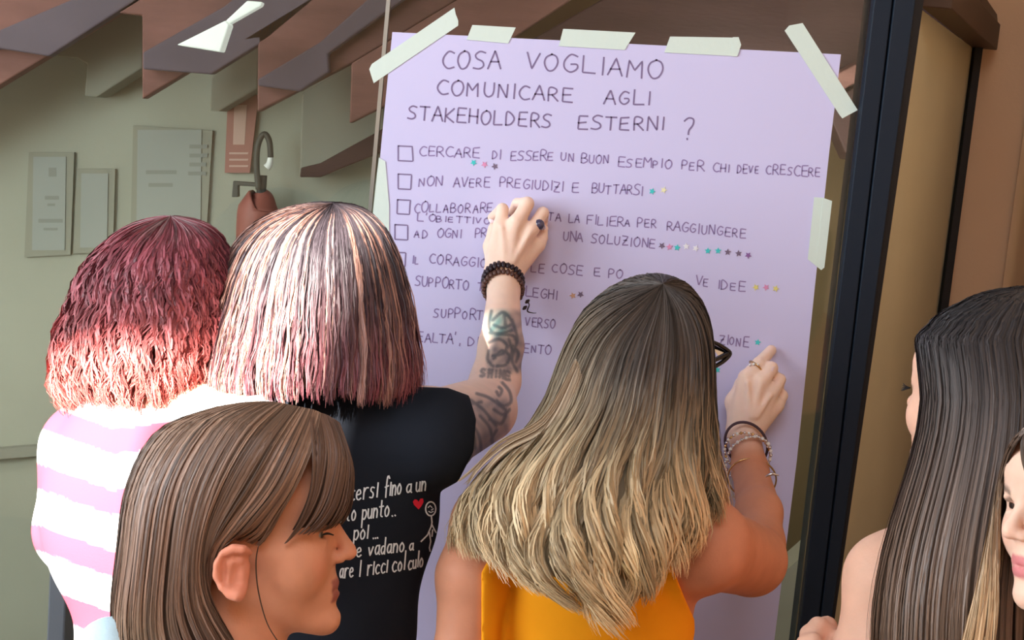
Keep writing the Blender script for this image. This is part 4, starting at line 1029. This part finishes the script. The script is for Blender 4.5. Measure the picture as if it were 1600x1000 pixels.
# stray lock flying to the left
lock = [[(900, 560, 20), (850, 650, 30), (780, 690, 30), (735, 735, 20), (715, 752, 10)], [(905, 570, 20), (860, 665, 30), (800, 705, 30), (758, 745, 20), (740, 775, 10)], [(910, 590, 20), (870, 680, 40), (815, 730, 40), (775, 770, 30), (755, 800, 20)]]
hair_mesh(blo, 'loose_lock', sheet(lock, 1.74, .0008), 420, (0, 1), M['hair'], lambda T, cg, sg, U, x, y: mixc((.36, .27, .18), (.50, .37, .24), T)*(1+.25*sg)[..., None], rad=.0010, npts=16, tend=(.7, 1), clumps=7, pull=.6, wave=(2, 2), under=False, seed=4)
# glasses
M['blackp'] = mat('black_acetate', lin(18, 18, 24), .25, .5)
M['lens'] = M['glass']
dgl = 1.90
gl_ = tube('glasses', [Q(1104, 531, dgl-.02), Q(1122, 538, dgl), Q(1138, 549, dgl+.01), Q(1139, 555, dgl+.01), Q(1128, 566, dgl+.0), Q(1106, 578, dgl-.01)], [.0022, .003, .0035, .0035, .003, .003], M['blackp'], blo, 6, 30)
tube('glasses_temple', [Q(1138, 552, dgl+.01), Q(1118, 562, dgl-.03), Q(1090, 574, dgl-.08)], [.0036, .0032, .002], M['blackp'], blo, 6, 14)
lens = mesh('lens', [Q(1106, 533, dgl), Q(1136, 550, dgl+.01), Q(1128, 564, dgl), Q(1108, 576, dgl)], [(0, 1, 2, 3)], M['lens'], gl_)
# jewellery
fa = unit(Q(1186, 800, 2.05)-H(1165, 690, .055))
tube('hair_tie', ring_pts(H(1166, 694, .070), fa+np.array([.05, -.40, .05]), .0305, 40, .041, (0, 1, .2)), .0022, mat('dark_elastic', lin(84, 66, 74), .8, .1), blo, 8, closed=True)
bead_loop(blo, 'bracelet', H(1168, 708, .073), fa+np.array([.15, -.42, 0]), .0315, .041, 36, .0026, M['gold'], (0, 1, .2), 1.0, mats=[M['gold'], M['pearl'], M['silver']])
bead_loop(blo, 'bracelet', H(1169, 716, .075), fa+np.array([-.1, -.40, 0]), .0315, .041, 32, .0028, M['pearl'], (0, 1, .2), 1.3, mats=[M['pearl'], M['silver']])
tube('bangle', ring_pts(Q(1175, 748, gd(1175, 748, .088)), fa+np.array([.22, -.40, 0]), .0335, 40, .042, (0, 1, .2)), .0014, M['gold'], blo, 8, closed=True)
tube('bangle_clasp', [Q(1196, 745, 2.06), Q(1204, 741, 2.06), Q(1210, 741, 2.06), Q(1217, 743, 2.06)], [.001, .0025, .002, .0006], M['silver'], blo, 6, 12)
bead_loop(blo, 'charm_chain', Q(1172, 765, gd(1172, 765, .07)), fa+np.array([-.9, -.5, 0]), .034, .033, 12, .0026, M['pearl'], (0, 1, .2), 1.0)
r1 = H(1181, 573, .044)
tube('ring', ring_pts(r1, H(1188, 566, .042)-H(1168, 588, .050), .0118, 26), .0017, M['gold'], blo, 8, closed=True)
for q in ((1172, 570), (1178, 569), (1184, 570)):
    o_ = H(*q, .0545); tube('ring_pearl', [o_-[.0022, 0, 0], o_, o_+[.0022, 0, 0]], [.0008, .0028, .0008], M['pearl'], blo, 8, 8)
finger_nail(blo, H(1208, 577, .056), (.15, .1, 1), (.6, -1, 0), .0045, .0038)

# ============ woman in profile, light brown bob
d0 = 1.30; s0 = d0/FPX
X_ = RT*.995; X_ = unit(X_); Y_ = -FW; Zp = UP
sd = Sdf(Q(390, 1130, d0)+np.array([-.17, -.21, -.02]), Q(380, 620, d0)+np.array([.13, .19, .03]), .0026)
O_ = Q(400, 860, d0)
Lp, locp = headprims(sd, O_, X_, Y_, Zp, s0, eo=(24, 24, .80))
sd.cone(Q(355, 990, d0), Q(315, 1110, d0), .052, .058, .02)
sd.ell(Q(300, 1190, d0), (.12, .17, .11), np.stack([unit((1, 0, 0)), unit((0, 1, 0)), Z0]), .03)
sd.cone(Q(230, 1065, d0+.02), Q(300, 1100, d0), .045, .05, .02)
skP = lin(216, 150, 118)
def pcol(V, c): facecol(locp(V), arr(skP), (.34, .10, .08), (.05, .03, .02), c)
pro = person('woman in profile with a light brown bob tucked behind her ear', sd, skP, pcol)
eyes(pro, Lp, X_, Y_, Zp, s0)
tube('eyelashes', [Lp(112, 66, 34), Lp(119, 56, 35), Lp(127, 46, 31)], [.0006, .0012, .0006], M['blackm'], pro, 5, 10)
M['blue_shirt'] = mat('pale_blue_cotton', lin(200, 226, 236), .8, .1, bump=.2, bscale=300)
# torso of the shirt reaches down to the hips
hx = Q(300, 1190, d0)
sb = Sdf(hx+np.array([-.22, -.26, -.50]), np.array([hx[0]+.24, hx[1]+.26, Q(150, 975, d0)[2]+.06]), .006)
sb.ell(hx, (.128, .178, .118), None, .03); sb.ell(hx-[0, 0, .22], (.115, .15, .2), None, .04); sb.ell(hx-[0, 0, .4], (.13, .17, .12), None, .03)
for sg in (-1, 1): sb.chain([hx+[0, sg*.15, .03], hx+[-.01, sg*.2, -.25], hx+[.12, sg*.17, -.42]], [.052, .044, .036], .015)
sb.cone(Q(172, 1018, d0-.02), Q(225, 1085, d0), .032, .05, .02)
Ds = sb.D.copy()
V, F = sb.mesh(Ds); mesh('shirt', V, F, M['blue_shirt'], pro, True)
legs(pro, [hx[0], hx[1], .80], (1, 0, 0), M['jeans'], M['shoe_white'])
near = [
 [(345, 634, 10), (250, 672, 15), (200, 760, 20), (184, 870, 25), (176, 960, 25), (182, 1040, 20)],
 [(375, 629, 40), (285, 668, 72), (226, 760, 98), (206, 880, 104), (196, 975, 100), (205, 1050, 84)],
 [(405, 627, 50), (330, 662, 100), (272, 760, 127), (252, 880, 128), (246, 985, 116), (268, 1060, 96)],
 [(430, 628, 50), (375, 668, 110), (325, 760, 138), (300, 860, 138), (302, 950, 128), (345, 1040, 105)],
 [(452, 632, 50), (406, 680, 112), (358, 760, 136), (322, 850, 132), (326, 935, 122), (378, 1020, 100)],
 [(472, 636, 50), (438, 690, 108), (396, 765, 130), (350, 830, 132), (322, 880, 124), (330, 950, 112)],
 [(490, 640, 48), (468, 700, 100), (440, 760, 122), (405, 806, 128), (375, 836, 126), (345, 852, 120)],
 [(502, 645, 46), (488, 700, 92), (462, 762, 110), (436, 806, 113), (420, 836, 110), (406, 856, 106)],
]
def flip(g): return [(x, y, -s_) for x, y, s_ in g]
far_ = [flip(g) for g in near][::-1]
def cpro(T, cg, sg, U, x, y):
    c = mixc((.185, .115, .078), (.155, .085, .056), smooth(T*1.2))
    lt = (cg > .2)
    c = c*(1+lt[..., None]*.5)
    tip = smooth((x*0+y-900)/120)*smooth((300-x)/80)
    c = c*(1-tip[..., None]*.5)+np.array([.26, .17, .10])*tip[..., None]*.5
    return c*(1+.25*cg+.3*sg)[..., None]
hair_mesh(pro, 'bob_hair', sheet(far_+near, d0, s0), 15000, (0, 1), M['hair_glossy'], cpro, rad=.00075, npts=18, tstart=(0, .02), tend=(.93, 1), clumps=190, pull=.3,
          wave=(1.2, 1.4), frizz=(.35, 2), lay=(.88, 1.0), fly=.01, wstart=.3, under_rho=.93, upts=(60, 30), tilt=.25, seed=11, tjit=.05)
bang = [
 [(484, 640, 50), (488, 700, 96), (484, 765, 106), (464, 815, 110), (440, 853, 112)],
 [(508, 647, 42), (524, 705, 76), (514, 768, 90), (492, 812, 98), (462, 842, 106)],
 [(518, 652, 36), (538, 712, 62), (530, 775, 76), (514, 812, 84), (490, 836, 92)],
 [(526, 657, 24), (547, 722, 42), (543, 780, 54), (528, 812, 62), (510, 830, 70)],
 [(530, 660, 8), (551, 728, 14), (550, 778, 18), (542, 806, 24), (530, 822, 30)],
 [(528, 660, -10), (550, 728, -14), (549, 778, -18), (540, 806, -24), (528, 824, -30)],
 [(516, 656, -34), (538, 720, -50), (534, 780, -60), (520, 812, -68), (500, 836, -80)]]
hair_mesh(pro, 'fringe', sheet(bang, d0, s0), 3000, (0, 1), M['hair_glossy'], lambda T, cg, sg, U, x, y: mixc((.165, .095, .065), (.105, .055, .038), smooth(T))*(1+.25*cg+.3*sg)[..., None],
          rad=.0008, npts=14, tstart=(0, .02), tend=(.86, 1), clumps=34, pull=.55, wave=(.8, 1.2), lay=(.9, 1.0), fly=.01, under=True, under_rho=.94, upts=(24, 14), seed=12, tjit=.1)
tube('hair_strand', [Q(404, 852, d0-124*s0), Q(400, 880, d0-116*s0), Q(404, 925, d0-110*s0), Q(418, 975, d0-100*s0), Q(440, 1010, d0-86*s0)], [.0005, .0007, .0007, .0006, .0005], M['rubber'] if False else mat('strand_brown', (.07, .035, .022), .4, .4), pro, 5, 24)

# ============ long straight brown hair, right
d0 = 1.45; s0 = d0/FPX
X_ = unit((-.64, .77, -.02)); Y_ = unit(np.cross(Z0, X_)); Zs = unit(np.cross(X_, Y_))
sd = Sdf(Q(1520, 1190, d0)+np.array([-.30, -.22, -.05]), Q(1580, 440, d0)+np.array([.22, .24, .03]), .0032)
uS = .00052
hS = Q(1521, 648, d0+.035)
Ls, locs = headprims(sd, hS, X_, Y_, Zs, uS, False)
nb = Q(1590, 800, d0+.02); sL = Q(1392, 905, d0+.04); sR = Q(1770, 890, d0-.02)
sd.cone(nb, sL, .048, .046, .04); sd.cone(nb, sR, .05, .05, .035)
sd.chain([sL, Q(1362, 1040, d0+.03), Q(1352, 1180, d0+.04)], [.046, .040, .036], .018)
sd.ell(Q(1590, 1080, d0+.02), (.15, .10, .15), None, .04)
# the raised fist beside the arm
fz = 1.52
sd.chain([Q(1352, 1180, d0+.04), Q(1310, 1080, fz), Q(1288, 1012, fz)], [.036, .027, .022], .012)
for (x, y, d_) in [(1266, 992, fz-.012), (1279, 980, fz-.004), (1292, 979, fz+.008)]:
    sd.chain([Q(x+6, y+26, d_), Q(x, y, d_), Q(x-5, y+16, d_-.018)], [.0125, .011, .009], .004)
sd.chain([Q(1275, 1030, fz-.01), Q(1259, 1008, fz-.03), Q(1272, 1000, fz-.035)], [.012, .010, .0085], .004)
skS = lin(226, 176, 150)
def scol(V, c): facecol(locs(V), arr(skS), (.42, .16, .14), (.06, .035, .025), c)
stw = person('woman with long straight dark brown hair and a bare shoulder', sd, skS, scol)
eyes(stw, Ls, X_, Y_, Zs, uS)
for q in range(5):
    tube('eyelash', [Ls(112, 62+q*1.5, 38), Ls(120, 68+q*1.5, 41-q*2), Ls(126, 70+q, 46-q*4)], [.0008, .0006, .0003], M['blackm'], stw, 4, 6)
cloth(stw, 'strapless_top', sd, garment(sd, .006, [(1385, 1040), (1480, 1050), (1700, 1060), (1900, 1040), (1900, 1700), (1420, 1700)], .84), M['trousers_dark'])
hx = Q(1590, 1080, d0)
sb = Sdf([hx[0]-.22, hx[1]-.18, .74], [hx[0]+.22, hx[1]+.22, hx[2]], .006)
sb.ell([hx[0], hx[1]+.02, hx[2]-.06], (.15, .105, .18), None, .03); sb.ell([hx[0], hx[1]+.02, .95], (.15, .11, .16), None, .05)
V, F = sb.mesh(); mesh('top_lower', V, F, M['trousers_dark'], stw, True)
legs(stw, [hx[0], hx[1]+.02, .86], (-.5, .8, 0), M['jeans'], M['shoe_black'])
rows = [(449, 1596, 1616, 1.46, .005, 4), (452, 1560, 1660, 1.46, .03, 8), (462, 1520, 1700, 1.46, .044, 10), (480, 1482, 1732, 1.46, .058, 9), (506, 1446, 1752, 1.46, .074, 6), (534, 1427, 1762, 1.46, .087, 3),
        (575, 1437, 1768, 1.455, .098, 0), (620, 1442, 1770, 1.445, .104, 0), (680, 1434, 1772, 1.435, .108, 0), (750, 1414, 1775, 1.425, .11, 0), (830, 1388, 1778, 1.415, .112, 0), (920, 1368, 1780, 1.405, .112, 0), (1010, 1362, 1780, 1.40, .11, 0), (1100, 1366, 1775, 1.395, .105, 0)]
def cst(T, cg, sg, U, x, y):
    c = mixc((.034, .030, .031), (.165, .100, .066), smooth((T-.12)*1.3))
    return c*(1+.35*cg+.35*sg)[..., None]
hair_mesh(stw, 'straight_hair', env(rows), 14000, (-.5, 3.45), M['hair_glossy'], cst, rad=.00085, npts=15, tstart=(0, .04), tend=(.92, 1), clumps=230, pull=.4,
          wave=(1.2, 1.0), frizz=(.3, 2), lay=(.86, 1.0), fly=.01, wstart=.3, under_rho=.88, tilt=.22, seed=15)

# ============ smiling woman at the right edge
d0 = 1.25; s0 = d0/FPX
X_ = unit(-RT*.96-FW*.27); Y_ = unit(np.cross(UP, X_)); Zf = unit(np.cross(X_, Y_))
O_ = Q(1698, 822, d0)
sd = Sdf(Q(1720, 1120, d0)+np.array([-.17, -.22, -.02]), Q(1720, 600, d0)+np.array([.17, .22, .03]), .0026)
Lf, locf = headprims(sd, O_, X_, Y_, Zf, s0*.96)
sd.cone(Q(1740, 990, d0), Q(1760, 1110, d0), .052, .06, .02); sd.ell(Q(1850, 1200, d0-.03), (.17, .12, .1), None, .03)
skF = lin(238, 196, 172)
def fcol(V, c): facecol(locf(V), arr(skF), (.62, .20, .20), (.06, .035, .025), c)
fac = person('smiling woman partly cut off by the right edge of the photo', sd, skF, fcol)
eyes(fac, Lf, X_, Y_, Zf, s0*.96)
hx = Q(1850, 1200, d0-.03)
M['top_dark'] = mat('dark_cotton', lin(54, 48, 58), .8, .1)
sb = Sdf([hx[0]-.24, hx[1]-.2, .70], [hx[0]+.24, hx[1]+.2, hx[2]+.06], .006)
sb.ell([hx[0], hx[1], hx[2]-.07], (.18, .128, .12), None, .03); sb.ell([hx[0], hx[1], hx[2]-.25], (.15, .115, .2), None, .04)
V, F = sb.mesh(); mesh('top', V, F, M['top_dark'], fac, True)
legs(fac, [hx[0], hx[1], .80], (-1, .1, 0), M['trousers_dark'], M['shoe_white'])
g = [
 [(1650, 650, 66), (1597, 680, 62), (1572, 730, 0), (1560, 800, -40), (1560, 880, -20), (1556, 960, -10), (1545, 1060, -10)],
 [(1650, 645, 50), (1588, 680, 30), (1562, 740, -40), (1552, 810, -45), (1540, 890, -25), (1524, 970, -15), (1502, 1060, -10)],
 [(1666, 646, 20), (1610, 668, -20), (1572, 740, -90), (1556, 820, -80), (1542, 900, -60), (1522, 980, -45), (1500, 1070, -40)],
 [(1690, 610, 0), (1650, 640, -78), (1640, 740, -128), (1640, 840, -140), (1640, 940, -140), (1640, 1060, -130)],
 [(1715, 605, 0), (1770, 640, -85), (1812, 740, -128), (1825, 840, -134), (1825, 940, -132), (1820, 1060, -120)],
 [(1735, 604, 0), (1850, 646, 0), (1908, 745, 0), (1918, 850, 0), (1915, 950, 0), (1905, 1060, 0)],
 [(1725, 604, 25), (1815, 638, 92), (1852, 740, 124), (1862, 840, 134), (1862, 940, 130), (1850, 1060, 118)],
 [(1705, 606, 35), (1745, 632, 104), (1768, 740, 134), (1778, 840, 140), (1775, 940, 136), (1765, 1060, 120)],
 [(1685, 612, 45), (1668, 640, 104), (1672, 735, 130), (1688, 840, 134), (1696, 940, 130), (1700, 1060, 118)],
 [(1668, 622, 52), (1606, 670, 92), (1594, 706, 108), (1608, 760, 122), (1640, 840, 128), (1656, 940, 124)],
]
def cfa(T, cg, sg, U, x, y):
    c = mixc((.13, .08, .055), (.50, .33, .18), smooth((T-.28)*1.8)); return c*(1+.25*cg+.3*sg)[..., None]
hair_mesh(fac, 'hair', sheet(g, d0+.0001, s0), 8000, (0, 1), M['hair_glossy'], cfa, rad=.0010, npts=16, tend=(.9, 1), clumps=90, pull=.5, wave=(3, 1.4), lay=(.9, 1.0), fly=.01, under_rho=.93, upts=(50, 26), seed=21)
